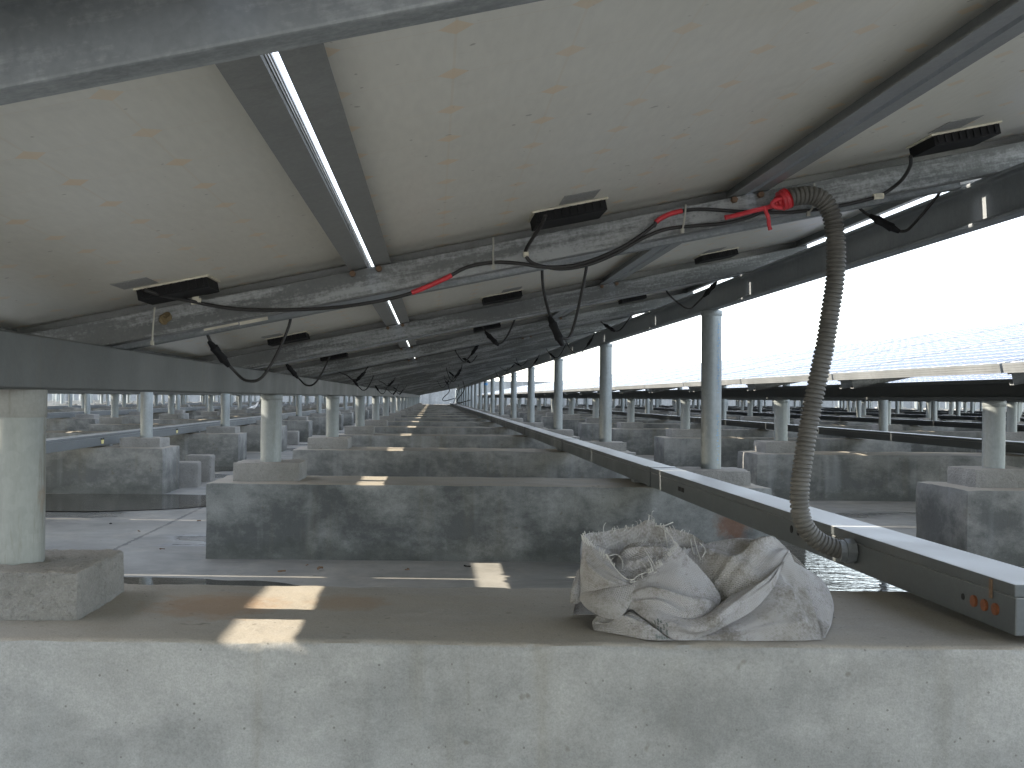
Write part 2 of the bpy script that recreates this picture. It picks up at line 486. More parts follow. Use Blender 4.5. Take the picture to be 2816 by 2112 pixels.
def ground_mat():
    k = NT('roof_screed', rough=0.85, spec=0.25)
    co = k.raw(); k._co = co
    big = k.noise(0.9, 6, 0.6)
    c = k.ramp(big, [(0.34, (0.23,0.222,0.198)), (0.66, (0.37,0.36,0.325))])
    med = k.noise(7, 6, 0.68)
    c = k.mix(0.5, c, k.ramp(med, [(0.3, 0.6), (0.7, 1.0)]), 'MULTIPLY')
    fi = k.noise(120, 3, 0.7)
    c = k.mix(0.25, c, k.ramp(fi, [(0.3, 0.6), (0.7, 1.0)]), 'MULTIPLY')
    wet = k.ramp(k.noise(1.1, 5, 0.55, k.sc(co, (0.8, 1.5, 1))), [(0.53, 0.0), (0.60, 1.0)])
    c = k.mix(k.math('MULTIPLY', wet, 0.62), c, (0.085,0.09,0.092))
    # mortar joints between the screed bays, one line of them every array
    s = k.sep(co)
    wob = k.math('MULTIPLY', k.math('SUBTRACT', k.noise(22, 4, 0.7), 0.5), 0.028)
    jx = k.math('ABSOLUTE', k.math('SUBTRACT', k.math('FRACT', k.math('DIVIDE', k.math('ADD', k.math('ADD', s[0], 1.13), wob), 2.56)), 0.0))
    jl = k.math('LESS_THAN', jx, 0.0062)
    c = k.mix(k.math('MULTIPLY', jl, 0.75), c, (0.09,0.09,0.085))
    st = k.noise(2.6, 9, 0.72, k.sc(co, (0.7, 1.4, 1)), dist=0.6)
    c = k.mix(k.math('MULTIPLY', k.ramp(st, [(0.50, 0.0), (0.70, 1.0)]), 0.55), c, (0.12,0.12,0.112))
    tn = k.noise(3.7, 7, 0.7, k.sc(co, (1.3, 0.8, 1)))
    c = k.mix(k.math('MULTIPLY', k.ramp(tn, [(0.5, 0.0), (0.75, 1.0)]), 0.45), c, (0.40,0.36,0.29))
    sp = k.noise(30, 2, 0.5)
    c = k.mix(k.math('MULTIPLY', k.ramp(sp, [(0.72, 0.0), (0.77, 1.0)]), 0.6), c, (0.07,0.065,0.05))
    k.color(c)
    k.roughness(k.mix(wet, (0.85,0.85,0.85), (0.25,0.25,0.25)))
    k.bump(k.math('ADD', k.noise(60, 5, 0.7), k.math('MULTIPLY', jl, -1.5)), 0.15, 0.003)
    return k.m
MAT['ground'] = ground_mat()

def water_mat():
    k = NT('puddle_water', rough=0.02, spec=0.6, color=(0.05,0.045,0.035))
    k.bump(k.noise(9, 4, 0.6, k.sc(k.co(), (0.7, 2.2, 1))), 0.10, 0.02)
    return k.m
MAT['water'] = water_mat()

# ------------------------------------------------------------------ the setting
g = MB()
g.add([(-300,-300,0),(300,-300,0),(300,300,0),(-300,300,0)], [(0,1,2,3)])
gr = g.obj('ground', MAT['ground']); gr['kind'] = 'structure'

g = MB()
g.add([(-14,-14,0.004),(14,-14,0.004),(14,-1.45,0.004),(-14,-1.45,0.004)], [(0,1,2,3)])
bounce = g.obj('bounce_slab', plain('pale_bounce_slab', (0.58,0.57,0.54), 0.85, var=0.12, scale=2)); bounce['kind'] = 'structure'  # unseen pale sheet, added to throw sunlight up under the panels

def puddle(pts, seed):
    """an irregular film of water: outline in plan"""
    P = smooth_path([(x, y, 0) for x, y in pts]+[(pts[0][0], pts[0][1], 0)], 10)[:-1]
    vs = []
    for i, p in enumerate(P):
        q = Vector((p.x*9+seed, p.y*9, 0))
        vs.append((p.x+noise.noise(q)*0.03, p.y+noise.noise(q+Vector((9,3,1)))*0.03, 0.004))
    me = bpy.data.meshes.new('puddle')
    me.from_pydata(vs, [], [tuple(range(len(vs)))])
    bm = bmesh.new(); bm.from_mesh(me)
    bmesh.ops.triangulate(bm, faces=bm.faces)
    bmesh.ops.recalc_face_normals(bm, faces=bm.faces)
    if bm.faces[:] and bm.faces[:][0].normal.z < 0:
        bmesh.ops.reverse_faces(bm, faces=bm.faces)
    bm.to_mesh(me); bm.free()
    me.materials.append(MAT['water'])
    o = link('puddle', me); o['kind'] = 'structure'
    return o
puddle([(-2.6,5.3),(-1.9,5.05),(-1.35,5.15),(-1.0,5.5),(-1.15,5.9),(-1.8,5.95),(-2.4,5.85),(-2.9,5.6)], 1)
puddle([(-1.1,3.12),(-0.85,3.0),(-0.5,2.98),(-0.32,3.05),(-0.42,3.16),(-0.62,3.22),(-0.85,3.24),(-1.05,3.26)], 2)
puddle([(0.9,2.5),(1.5,2.3),(1.95,2.6),(2.0,3.4),(1.75,4.1),(1.3,4.3),(1.12,3.9),(0.95,3.3)], 3)
puddle([(-3.6,7.9),(-2.9,7.6),(-2.0,7.7),(-1.3,8.0),(-1.4,8.5),(-2.3,8.6),(-3.3,8.4)], 4)

# ------------------------------------------------------------------ arrays
MAINX = 0.0
ROWX = {'R1': 2.555, 'R2': 5.12, 'R3': 7.68, 'R4': 10.24, 'R5': 12.80, 'L1': -2.614, 'L2': -5.19, 'L3': -7.75}
ROWNAME = {'M': 'sheltered centre array', 'R1': 'first array to the right', 'R2': 'second array to the right', 'R3': 'third array to the right',
           'R4': 'fourth array to the right', 'R5': 'fifth array to the right', 'L1': 'first array to the left',
           'L2': 'second array to the left', 'L3': 'third array to the left'}
NF = 20
YD = lambda d: d*S
F0 = 0.637
PL = 0.293; PT = CAMZ-PL           # plinth top height
SL = 0.203; TILT = atan(SL)
LIP0 = CAMZ+0.245                   # height of the panel undersides at x = 0
XL, XR = -0.571, 0.985
PITCH = 0.62*S
G0 = 0.225*S                         # first panel end

# --- footings
def footing_mesh(seed, res, mat, chip, amp=0.0022):
    mb = MB()
    rough_block(mb, -0.761, 1.140, -0.200, 0.193, -0.004, PT, res, 0.010, amp, seed, chip=chip)
    return mb.mesh('concrete_footing', mat, smooth=True, recalc=False)
def pad_mesh(seed, h, res, w=0.1155, amp=0.003, ns=24, mat='pad'):
    mb = MB()
    rough_block(mb, -w, w, -0.108, 0.108, -0.004, h, res, 0.006, amp, seed, nscale=ns, chip=0.006)
    return mb.mesh('pad', MAT[mat], smooth=True, recalc=False)
HL, HR = PL-0.230, PL-0.242
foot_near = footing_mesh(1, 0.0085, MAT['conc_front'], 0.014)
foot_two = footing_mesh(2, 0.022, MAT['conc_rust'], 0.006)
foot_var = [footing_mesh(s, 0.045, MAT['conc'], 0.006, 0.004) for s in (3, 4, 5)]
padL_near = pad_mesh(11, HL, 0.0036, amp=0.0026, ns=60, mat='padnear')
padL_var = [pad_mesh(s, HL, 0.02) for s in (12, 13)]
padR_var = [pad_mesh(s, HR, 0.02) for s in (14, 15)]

def add_footing(row, n, x0):
    y = YD(F0+n)
    if row == 'M' and n == 0: me = foot_near
    elif row == 'M' and n == 1: me = foot_two
    else: me = foot_var[(n+len(row)*2) % 3]
    o = link('concrete_footing', me, None, (x0, y, 0))
    if row == 'M' and n == 0: lab = 'long pale concrete footing in the foreground carrying the crumpled sack'
    elif row == 'M': lab = 'long grey concrete footing, %s from the camera under the sheltered centre array' % nth(n+1)
    else: lab = 'long grey concrete footing, %s from the near end of the %s' % (nth(n+1), ROWNAME[row])
    if n > 1:
        dx, dy = random.uniform(-.014, .014), random.uniform(-.014, .014)
        o.location.x += dx; o.location.y += dy; o.rotation_euler.z = random.uniform(-.007, .007)
    tag(o, lab, 'footing', 'concrete footings of the arrays')
    a = link('pad', padL_near if (row == 'M' and n == 0) else padL_var[n % 2], o, (XL, 0.012 if n == 0 else 0, PT))
    b = link('pad', padR_var[n % 2], o, (XR, 0, PT))
    if n > 0:
        a.rotation_euler.z = random.uniform(-0.03, 0.03); b.rotation_euler.z = random.uniform(-0.03, 0.03)
    return o

# --- posts
def post_mesh(h, mat, r=0.0365, seg=32):
    mb = MB()
    mb.tube([(0,0,-0.002),(0,0,h*0.5),(0,0,h-0.0)], r, seg)
    return mb.mesh('steel_post', mat, smooth=True)
def collar_mesh(r, h, mat):
    mb = MB(); mb.tube([(0,0,-h),(0,0,-h+0.0015),(0,0,0.0105),(0,0,0.012)], r, 36, True, lambda i: r-0.001 if i in (0,3) else r)
    return mb.mesh('collar', mat, True)
BL, TL = CAMZ+0.006, CAMZ+0.080      # low rail bottom / top
BR, TR = CAMZ+0.316, CAMZ+0.398      # high rail bottom / top
hL = BL-0.012-(PT+HL); hR = BR-0.012-(PT+HR)
postL0 = post_mesh(hL, MAT['pipe_old'], 0.0372, 48)
postL = post_mesh(hL, MAT['pipe'], 0.037)
postR = post_mesh(hR, MAT['pipe'], 0.0350)
capL, capR, cap0 = collar_mesh(0.0388, 0.008, MAT['pipe']), collar_mesh(0.0368, 0.008, MAT['pipe']), collar_mesh(0.0386, 0.026, MAT['collar'])
tapem = MB().tube([(0,0,0),(0,0,0.045)], 0.0362, 24).mesh('tape_band', MAT['bluetape'], True)
def add_post(row, n, side, x0):
    y = YD(F0+n)
    low = side == 'L'
    base = PT+(HL if low else HR)
    h = hL if low else hR
    me = (postL0 if (row == 'M' and n == 0) else postL) if low else postR
    o = link('steel_post', me, None, (x0+(XL if low else XR), y, base))
    o.rotation_euler = (random.uniform(-.006, .006)/(1 if low else 2), random.uniform(-.006, .006)/(1 if low else 2), random.uniform(0, 6)) if n else (0, 0, 1.0)
    if row == 'M' and n == 0 and low:
        lab = 'stained grey pipe post on a rough mortar pad at the left edge'
    else:
        lab = '%s galvanized pipe post, %s from the near end of the %s' % ('short' if low else 'tall', nth(n+1), ROWNAME[row])
    tag(o, lab, 'post', 'galvanized pipe posts of the arrays')
    link('collar', cap0 if me is postL0 else capL if low else capR, o, (0, 0, h))
    if (row == 'R1' and n in (3,)) or (row == 'R2' and n in (2, 6)) or (row == 'M' and not low and n == 8) or (row == 'M' and low and n == 6):
        link('tape_band', tapem, o, (0, 0, h-0.06-random.random()*0.02))
    return o

# --- rails: lipped channels along the array
def channel_profile(w, h, t, lip, face=1):
    """C section in (x,z): web at x=w (face=1) or x=0 (face=-1), open to the other side"""
    p = [(0,0),(w,0),(w,h),(0,h),(0,h-lip),(t,h-lip),(t,h-t),(w-t,h-t),(w-t,t),(t,t),(t,lip),(0,lip)]
    return p if face == 1 else [(w-a, b) for a, b in p][::-1]
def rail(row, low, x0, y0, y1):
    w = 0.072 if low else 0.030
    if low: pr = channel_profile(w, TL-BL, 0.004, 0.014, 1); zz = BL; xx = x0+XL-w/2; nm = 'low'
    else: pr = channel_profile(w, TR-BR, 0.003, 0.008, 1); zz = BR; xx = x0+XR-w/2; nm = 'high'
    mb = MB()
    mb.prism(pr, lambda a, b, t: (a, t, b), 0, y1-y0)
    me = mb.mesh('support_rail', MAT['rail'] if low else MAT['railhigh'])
    bevel(me, 0.003, 2, 60)
    o = link('support_rail', me, None, (xx, y0, zz))
    tag(o, 'galvanized channel rail along the %s edge of the %s' % (nm, ROWNAME[row]), 'rail', 'channel rails on the posts')
    return o
YEND = YD(F0+NF-1)+0.35

# --- cable trays
TRX, TRW, TRH = 0.705, 0.084, 0.062
def tray(row, x0, y0, y1, face_mats=None):
    root = empty('cable_tray', (x0+TRX, y0, PT+0.011))
    tag(root, 'grey sheet steel cable tray lying across the footings of the %s' % ROWNAME[row], 'cable tray', 'cable trays across the footings')
    mb = MB(); mb.box(0.001, TRW-0.001, 0, y1-y0, 0, TRH-0.016)
    bevel(mb.mesh('tray_body', MAT['tray']), 0.001, 1)
    b = link('tray_body', bevel(mb.mesh('tray_body', MAT['tray']), 0.0012, 1), root)
    mb = MB(); mb.box(0, TRW, 0.0008, y1-y0-0.0008, TRH-0.0155, TRH)
    for n in range(rows_n0[row]+1, min(NF, rows_n0[row]+10)):
        yy = YD(F0+n)-y0
        mb2 = MB(); mb2.box(0.004, TRW-0.004, max(yy-0.03, 0.01), yy+0.03, -0.012, -0.0005); mb2.obj('support_bar', MAT['steel'], root)
    l = link('tray_lid', bevel(mb.mesh('tray_lid', MAT['tray']), 0.0015, 2), root)
    return root

rows_n0 = {'M': 0, 'R1': 0, 'R2': 2, 'R3': 5, 'R4': 7, 'R5': 9, 'L1': 0, 'L2': 3, 'L3': 7}
for row, n0 in rows_n0.items():
    x0 = MAINX if row == 'M' else ROWX[row]
    for n in range(n0, NF):
        add_footing(row, n, x0)
        add_post(row, n, 'L', x0); add_post(row, n, 'R', x0)
    ys = G0-PITCH-0.08 if row in ('M', 'L1', 'R1') else YD(F0+n0)-1.2
    rail(row, True, x0, ys, YEND); rail(row, False, x0, ys, YEND)
    if row == 'M': tray(row, x0, YD(0.559), YEND-0.2)
    else: tray(row, x0, YD(F0+n0)-0.9, YEND-0.2)

# --- purlins: pairs of channels up the slope, with a slot between them under the panel joint
XLOW, XHIGH = -0.759, 1.150
NK = int((YEND-G0)/PITCH)+1
PURL_LEN = (XHIGH-XLOW)/cos(TILT)-0.01
def purlin_parts():
    h = 0.046; w = 0.036; t = 0.003; lip = 0.011
    near = [(0,-h),(w,-h),(w,-h+lip),(w-t,-h+lip),(w-t,-h+t),(t,-h+t),(t,-t),(w-t,-t),(w-t,-lip),(w,-lip),(w,0),(0,0)]
    m1 = MB(); m1.prism([(a-0.117, b) for a, b in near], lambda a, b, s: (s, a, b), 0.045, PURL_LEN)
    far = [(a*0.72+0.020, b) for a, b in near]
    m2 = MB(); m2.prism([(a, b) for a, b in far], lambda a, b, s: (s, a, b), 0.045, PURL_LEN)
    a = bevel(m1.mesh('channel', MAT['purlin']), 0.002, 2, 60)
    b = bevel(m2.mesh('channel', MAT['purlin2']), 0.002, 2, 60)
    m3 = MB()
    for xx in (0.647-0.016, 0.647+0.030, 1.313-0.016, 1.313+0.03):
        m3.tube([(xx,-0.10,-0.006),(xx,-0.127,-0.006)], 0.0055, 6)
    bl = m3.mesh('bolts', MAT['rusty'])
    return a, b, bl
pa, pb, pbolt = purlin_parts()
def slope_obj(o, x0, y):
    o.location = (x0+XLOW, y, LIP0+SL*XLOW)
    o.rotation_euler = (0, -TILT, 0)
def add_purlin(row, k, x0):
    root = empty('purlin'); slope_obj(root, x0, G0+k*PITCH)
    tag(root, 'twin channel purlin, %s from the near end of the %s' % (nth(k+2), ROWNAME[row]), 'purlin', 'purlins under the panels')
    link('channel', pa, root); link('channel', pb, root)
    if row == 'M' and k < 5: link('bolts', pbolt, root)
    return root
for k in range(-1, NK): add_purlin('M', k, 0)
for k in range(-1, NK): add_purlin('R1', k, ROWX['R1'])

# --- solar panels
PW = 0.650/cos(TILT)-0.012; PLN = PITCH-0.017
FH = 0.032
def frame_mesh():
    mb = MB(); t = 0.002; lip = 0.030
    W_, L_ = PW, PLN
    mb.box(0, t, 0, L_, 0, FH); mb.box(W_-t, W_, 0, L_, 0, FH)
    mb.box(t, W_-t, 0, t, 0.0, FH); mb.box(t, W_-t, L_-t, L_, 0.0, FH)
    mb.box(t, lip, t, L_-t, 0.0, t); mb.box(W_-lip, W_-t, t, L_-t, 0.0, t)
    mb.box(lip, W_-lip, t, lip, 0.0, t); mb.box(lip, W_-lip, L_-lip, L_-t, 0.0, t)
    # outer ribs of the extrusion
    for z in (0.008, 0.016, 0.024):
        mb.box(-0.0008, 0, 0, L_, z, z+0.003); mb.box(W_, W_+0.0008, 0, L_, z, z+0.003)
    return mb.mesh('frame', MAT['alu'])
def sheet_mesh(z0, z1, mat, nm):
    mb = MB(); mb.box(0.0025, PW-0.0025, 0.0025, PLN-0.0025, z0, z1)
    return mb.mesh(nm, mat)
fr_m = frame_mesh()
bk_m = sheet_mesh(0.0235, 0.0265, MAT['back'], 'backsheet')
gl_m = sheet_mesh(0.0270, 0.0308, MAT['glass'], 'glass_face')
def jbox_mesh():
    mb = MB(); mb.box(-0.058, 0.058, -0.045, 0.045, -0.020, 0)
    for i in range(9):
        xx = -0.050+i*0.0125
        mb.box(xx-0.002, xx+0.002, -0.0475, -0.0452, -0.017, -0.003)
    return mb.mesh('junction_box', MAT['black'])
jb_m = jbox_mesh()
mb = MB(); mb.box(-0.062, 0.062, -0.048, 0.047, -0.0035, -0.0005); jflange_m = mb.mesh('sealant', MAT['tag'])
def label_mesh():
    mb = MB(); mb.box(-0.028, 0.028, -0.038, 0.038, -0.0012, -0.0004)
    return mb.mesh('rating_label', None)
k_ = NT('rating_label_print', rough=0.4)
s_ = k_.sep(k_.raw())
ln = k_.math('LESS_THAN', k_.math('FRACT', k_.math('MULTIPLY', s_[1], 140)), 0.4)
tx = k_.math('GREATER_THAN', k_.noise(190, 1, 0.5), 0.47)
k_.color(k_.mix(k_.math('MULTIPLY', k_.math('MULTIPLY', ln, tx), 0.6), (0.36,0.36,0.35), (0.10,0.10,0.10)))
lab_m = label_mesh(); lab_m.materials.append(k_.m)

COLN = ['low-edge', 'middle', 'high-edge']
def add_panel(row, c, k, x0, detail):
    """panel between joint k-1 and joint k"""
    y = G0+(k-1)*PITCH+0.0085
    xs = XLOW+c*0.650+0.006*cos(TILT)
    root = empty('solar_panel')
    root.location = (x0+xs, y, LIP0+SL*xs+0.0008)
    root.rotation_euler = (0, -TILT, 0)
    if c == 2: root.scale.x = (XHIGH-XLOW-1.300-0.012)/0.638     # the top line of panels is a little narrower
    if row == 'M': lab = 'solar panel seen from below, %s from the camera in the centre array, %s line' % (nth(k+1), COLN[c])
    else: lab = 'solar panel, %s from the near end, %s line of the %s' % (nth(k+1), COLN[c], ROWNAME[row])
    tag(root, lab, 'solar panel', 'solar panels of the arrays')
    link('frame', fr_m, root); link('backsheet', bk_m, root); link('glass_face', gl_m, root)
    if detail:
        j = link('junction_box', jb_m, root, (PW*0.5+random.uniform(-.01,.02), PLN-0.175, 0.0235))
        link('sealant', jflange_m, j)
        link('rating_label', lab_m, root, (PW*0.5-(0.03 if c != 1 else -0.015), PLN-0.275, 0.0235))
    return root
NP = 0
for k in range(0, NK):
    for c in range(3):
        add_panel('M', c, k, 0, k < 12); NP += 1
for k in range(0, NK):
    for c in range(3):
        add_panel('R1', c, k, ROWX['R1'], False); NP += 1
for k in range(0, NK):
    for c in range(3):
        if NP < 300: add_panel('L1', c, k, ROWX['L1'], False); NP += 1
# the arrays further off, whose panels the photo hardly shows
mb = MB()
def slab(x0, y0, y1):
    vs = []
    for (X, up) in ((XLOW,0),(XHIGH,0),(XHIGH,1),(XLOW,1)):
        for Y in (y0, y1):
            vs.append((x0+X-up*SL*FH, Y, LIP0+SL*X+up*FH))
    mb.add(vs, [(0,1,3,2),(2,3,5,4),(4,5,7,6),(6,7,1,0),(0,2,4,6),(1,7,5,3)])
for row in ('R2','R3','R4','R5','L2','L3'):
    y0 = YD(F0+rows_n0[row])-2.2
    k = 0
    while y0+k*PITCH < YEND:
        slab(ROWX[row], y0+k*PITCH+0.006, y0+(k+1)*PITCH-0.006); k += 1
y = -8.0
o = mb.obj('far_solar_panels', MAT['glass']); tag(o, 'far rows of solar panels beyond the neighbouring arrays', 'solar panels', None, 'stuff')

# ------------------------------------------------------------------ far rows of the roof, past three hundred posts
mbp = MB(); mbf = MB(); mbr = MB()
for x0, n0 in ((-10.31, 10), (-12.87, 13), (-15.43, 16), (15.36, 11), (17.92, 13), (20.48, 15), (23.04, 17)):
    for n in range(n0, NF):
        y = YD(F0+n)
        mbf.box(x0-0.761, x0+1.14, y-0.193, y+0.193, 0, PT)
        mbp.cyl(x0+XL, y, PT, BL, 0.037, 10); mbp.cyl(x0+XR, y, PT, BR, 0.036, 10)
        mbf.box(x0+XL-.115, x0+XL+.115, y-.108, y+.108, PT+.0005, PT+HL); mbf.box(x0+XR-.115, x0+XR+.115, y-.108, y+.108, PT+.0005, PT+HR)
    y0 = YD(F0+n0)-1
    mbr.box(x0+XL-.036, x0+XL+.036, y0, YEND, BL, TL); mbr.box(x0+XR-.036, x0+XR+.036, y0, YEND, BR, TR)
tag(mbf.obj('far_footings', MAT['conc']), 'far concrete footings beyond the third arrays on both sides', 'footings', None, 'stuff')
tag(mbp.obj('far_posts', MAT['pipe'], smooth=True), 'far pipe posts beyond the third arrays on both sides', 'posts', None, 'stuff')
tag(mbr.obj('far_rails', MAT['rail']), 'far rails on the distant posts of the outer arrays', 'rails', None, 'stuff')

# ------------------------------------------------------------------ walls at the end of the roof, hut
YW = YD(22.5)
def wall(name, x0, x1, h, lab):
    mb = MB(); mb.box(x0, x1, YW, YW+0.15, 0, h)
    n = int((x1-x0)/1.9)
    for i in range(n+1):
        xx = x0+0.1+(x1-x0-0.5)*i/max(1, n)
        mb.box(xx, xx+0.3, YW-0.05, YW-0.0005, 0.003, h-0.06)
    o = mb.mesh('wall', MAT['whitewall']); r = link(name, o); tag(r, lab, 'wall'); return r
w1 = wall('parapet_wall', -26, 5.8, 1.37, 'long pale parapet wall closing off the far end of the roof')
mb = MB()
for i in range(17):
    mb.cyl(-26+0.3+i*1.95, YW+0.075, 1.37, 1.62, 0.018, 8)
mb.tube([(-25.7, YW+0.075, 1.6), (5.6, YW+0.075, 1.6)], 0.018, 8)
mb.obj('top_rail', MAT['steel'], w1)
w2 = wall('low_wall', 5.95, 60, 0.95, 'lower white wall at the far end behind the right-hand arrays')
hut = empty('roof_hut', (14.4, YD(23.2), 0))
tag(hut, 'small grey flat-roofed hut with dark openings far behind the right-hand arrays', 'hut')
mb = MB()
mb.box(0, 6.4, 0.05, 3.0, 0, 2.0)
for a, b in ((1.3, 1.7), (2.6, 3.4), (4.2, 6.4)): mb.box(a, b, 0, 0.0495, 0, 2.0)
mb.obj('wall', MAT['conc'], hut)
mb = MB(); mb.box(-0.2, 6.6, -0.15, 3.2, 2.003, 2.14); mb.obj('roof', MAT['conc_front'], hut)
for a, b, z0 in ((0.0, 1.3, 0.0), (1.7, 2.6, 0.5), (3.4, 4.2, 0.5)):
    mb = MB(); mb.box(a+0.004, b-0.004, 0.02, 0.0495, z0, 1.9); mb.obj('opening', MAT['dark'], hut)

# ------------------------------------------------------------------ loose blocks on the floor at the left
def loose_block(p, sx, sy, sz, rz, seed, lab):
    mb = MB(); rough_block(mb, -sx/2, sx/2, -sy/2, sy/2, 0, sz, 0.014, 0.012, 0.004, seed, chip=0.012)
    o = link('concrete_block', mb.mesh('concrete_block', MAT['pad'], True, False), None, (p[0], p[1], 0)); o.rotation_euler.z = rz
    tag(o, lab, 'block', 'loose concrete blocks')
loose_block((-1.47, 2.78*S), 0.15, 0.15, 0.15, 0.1, 31, 'loose concrete block beside the second footing of the left array')
loose_block((-1.48, 2.95*S), 0.17, 0.12, 0.17, -0.05, 32, 'taller loose concrete block half hidden behind the other loose block')
loose_block((-1.62, 5.3*S), 0.18, 0.2, 0.15, 0.05, 33, 'loose concrete block far back between the left and centre arrays')

# white sheet caught on a post of the left array
def sheet():
    mb = MB(); NU, NV = 14, 10
    for j in range(NV+1):
        for i in range(NU+1):
            u = i/NU; v = j/NV
            q = Vector((u*3, v*4, 2))
            mb.v.append((-0.30*u*(0.5+0.5*v)+0.02*noise.noise(q), 0.10*(v-0.5)+0.05*noise.noise(q*1.7), 0.02+0.30*(1-u)**1.6*(1-0.5*v)+0.04*noise.noise(q+Vector((5,0,0)))))
    for j in range(NV):
        for i in range(NU):
            a = j*(NU+1)+i; mb.f.append((a, a+1, a+NU+2, a+NU+1))
    o = mb.obj('plastic_sheet', MAT['bagwhite'], None, True)
    o.location = (ROWX['L1']+XL+0.02, YD(F0+8)-0.06, PT+HL-0.02)
    tag(o, 'crumpled white plastic sheet caught at the foot of a far left post', 'plastic sheet')
sheet()

# ------------------------------------------------------------------ tray fittings
tr = [o for o in bpy.data.objects if o.name == 'cable_tray'][0]
def disc(mb, x, y, z, r, t=0.003):
    mb.tube([(x, y, z), (x-t, y, z)], r, 18)
def tray_local(px, py):
    d = (TRX*1000)/(px-935.0)
    p = at(px, py, d)
    return p.y-tr.location.y, p.z-tr.location.z
for i, yy in enumerate((0.045, 0.072, 0.099)):
    mb = MB(); disc(mb, 0.001, yy, 0.024, 0.0075); mb.obj('orange_cap', MAT['orange'], tr)
mb = MB(); disc(mb, 0.001, 0.130, 0.024, 0.0042, 0.0008); mb.obj('empty_hole', MAT['hole'], tr)
for yy in (0.62, 0.66, 0.70, 0.74, 0.78, 0.82):
    mb = MB(); disc(mb, 0.001, yy, 0.030, 0.0075, 0.0012); mb.obj('dark_plug', MAT['hole'], tr)
mb = MB(); mb.box(-0.002, -0.0002, 0.052, 0.058, TRH-0.026, TRH-0.002); mb.obj('latch', MAT['rusty'], tr)
for yy in (1.73, 1.77): 
    mb = MB(); mb.box(-0.001, -0.0002, yy, yy+0.03, 0.022, 0.034); mb.obj('slot', MAT['hole'], tr)
for yy in (2.2, 4.6, 7.0, 9.4, 11.8):
    mb = MB(); mb.box(-0.0016, TRW+0.0016, yy, yy+0.05, -0.0005, TRH+0.0016); mb.obj('joint_sleeve', MAT['tray'], tr)
# stickers on the tray of the left array
trL = [o for o in bpy.data.objects if o.name.startswith('cable_tray') and abs(o.location.x-(ROWX['L1']+TRX)) < 0.01][0]
for px in (222, 383):
    d = (ROWX['L1']+TRX+TRW)*1000/(px-935.0)
    yy = d*S-trL.location.y
    mb = MB()
    mb.add([(TRW+0.0006, yy-0.028, 0.038), (TRW+0.0006, yy-0.018, 0.010), (TRW+0.0006, yy+0.022, 0.010), (TRW+0.0006, yy+0.032, 0.038)], [(0,1,2,3)])
    st = mb.obj('sticker', plain('yellow_sticker', (0.6,0.52,0.2), 0.5) if px == 222 else bpy.data.materials['yellow_sticker'], trL)
    mb = MB(); random.seed(px)
    for i in range(7):
        y1 = yy-0.030+i*0.009
        mb.box(TRW+0.0008, TRW+0.0012, y1, y1+0.0065, 0.031, 0.040+random.uniform(-.002, .004))
    mb.obj('sticker_print', MAT['hole'], st)

# stencilled maker's marks running up one tall post: worn, unreadable strokes
post = [o for o in bpy.data.objects if o.name.startswith('steel_post') and abs(o.location.x-XR) < 0.01 and abs(o.location.y-YD(F0+1)) < 0.01][0]
post.rotation_euler.z = 0
for c_ in post.children: c_.rotation_euler.z = 0
mb = MB(); random.seed(5)
z = 0.02
while z < 0.52:
    if not (0.20 < z < 0.26):
        a0 = radians(-62)
        for k in range(2):
            a = a0+random.uniform(-.12, .12)
            da = random.uniform(0.03, 0.10); hz = random.choice((0.0018, 0.006))
            q = []
            for (aa, zz) in ((a-da, z), (a+da, z), (a+da, z+hz), (a-da, z+hz)):
                q.append((0.0354*cos(aa), 0.0354*sin(aa), zz))
            mb.add(q, [(0,1,2,3)])
    z += 0.0095
mb.obj('stencil_marks', plain('faded_blue_ink', (0.14,0.24,0.34), 0.6), post)

# ------------------------------------------------------------------ cables along the first purlin
DC = 0.788
def cable_path(pts, d=DC, n=8):
    return smooth_path([at(p[0], p[1], p[2] if len(p) > 2 else d) for p in pts], n)
def cable_thing(name, pts, r, lab, cat='cable', sleeves=(), group=None, mat='cable'):
    P = cable_path(pts)
    o = empty(name, P[0]); tag(o, lab, cat, group)
    mb = MB(); mb.tube([p-P[0] for p in P], r, 10)
    mb.obj('cable', MAT[mat], o, True)
    for (a, b) in sleeves:
        Q = cable_path([at_ for at_ in a]) if False else [p-P[0] for p in P[int(a*(len(P)-1)):int(b*(len(P)-1))+1]]
        mb = MB(); mb.tube(Q, r+0.0012, 10, True, lambda i: r+0.0012+0.0005*noise.noise(Vector((i*0.7, 0, 0))))
        mb.obj('red_tape', MAT['red'], o, True)
    return o
c1 = cable_thing('black_cable', [(312,626,.742),(345,637,.75),(385,645,.775),(425,653,.786),(470,662),(520,668),(580,670),(640,669),(700,666),(760,660),(820,650),(865,640),(893,631),(930,616),(965,600),(1010,577),(1065,567),(1120,569),(1180,577),(1250,571),(1330,541),(1385,508),(1413,486)], 0.0031,
            'long sagging black cable with a red band, from the left junction box', sleeves=((0.545, 0.65),))
c2 = cable_thing('black_cable', [(1178,466,.738),(1168,488,.752),(1150,515,.772),(1136,540,.786),(1138,556),(1150,568),(1175,576),(1215,581),(1270,572),(1330,548),(1390,514),(1440,495),(1500,488),(1560,483),(1610,472),(1650,456),(1688,440)], 0.0031,
            'black cable dropping from the middle junction box then running right into the grey hose')
c3 = cable_thing('black_cable', [(1967,338,.742),(1966,358,.755),(1950,386,.776),(1925,408),(1897,424),(1850,437),(1800,447),(1745,455),(1690,459),(1600,457),(1520,452),(1478,455),(1446,463),(1420,477),(1412,490)], 0.0031,
            'black cable from the right junction box behind the grey hose', sleeves=((0.80, 0.95),))
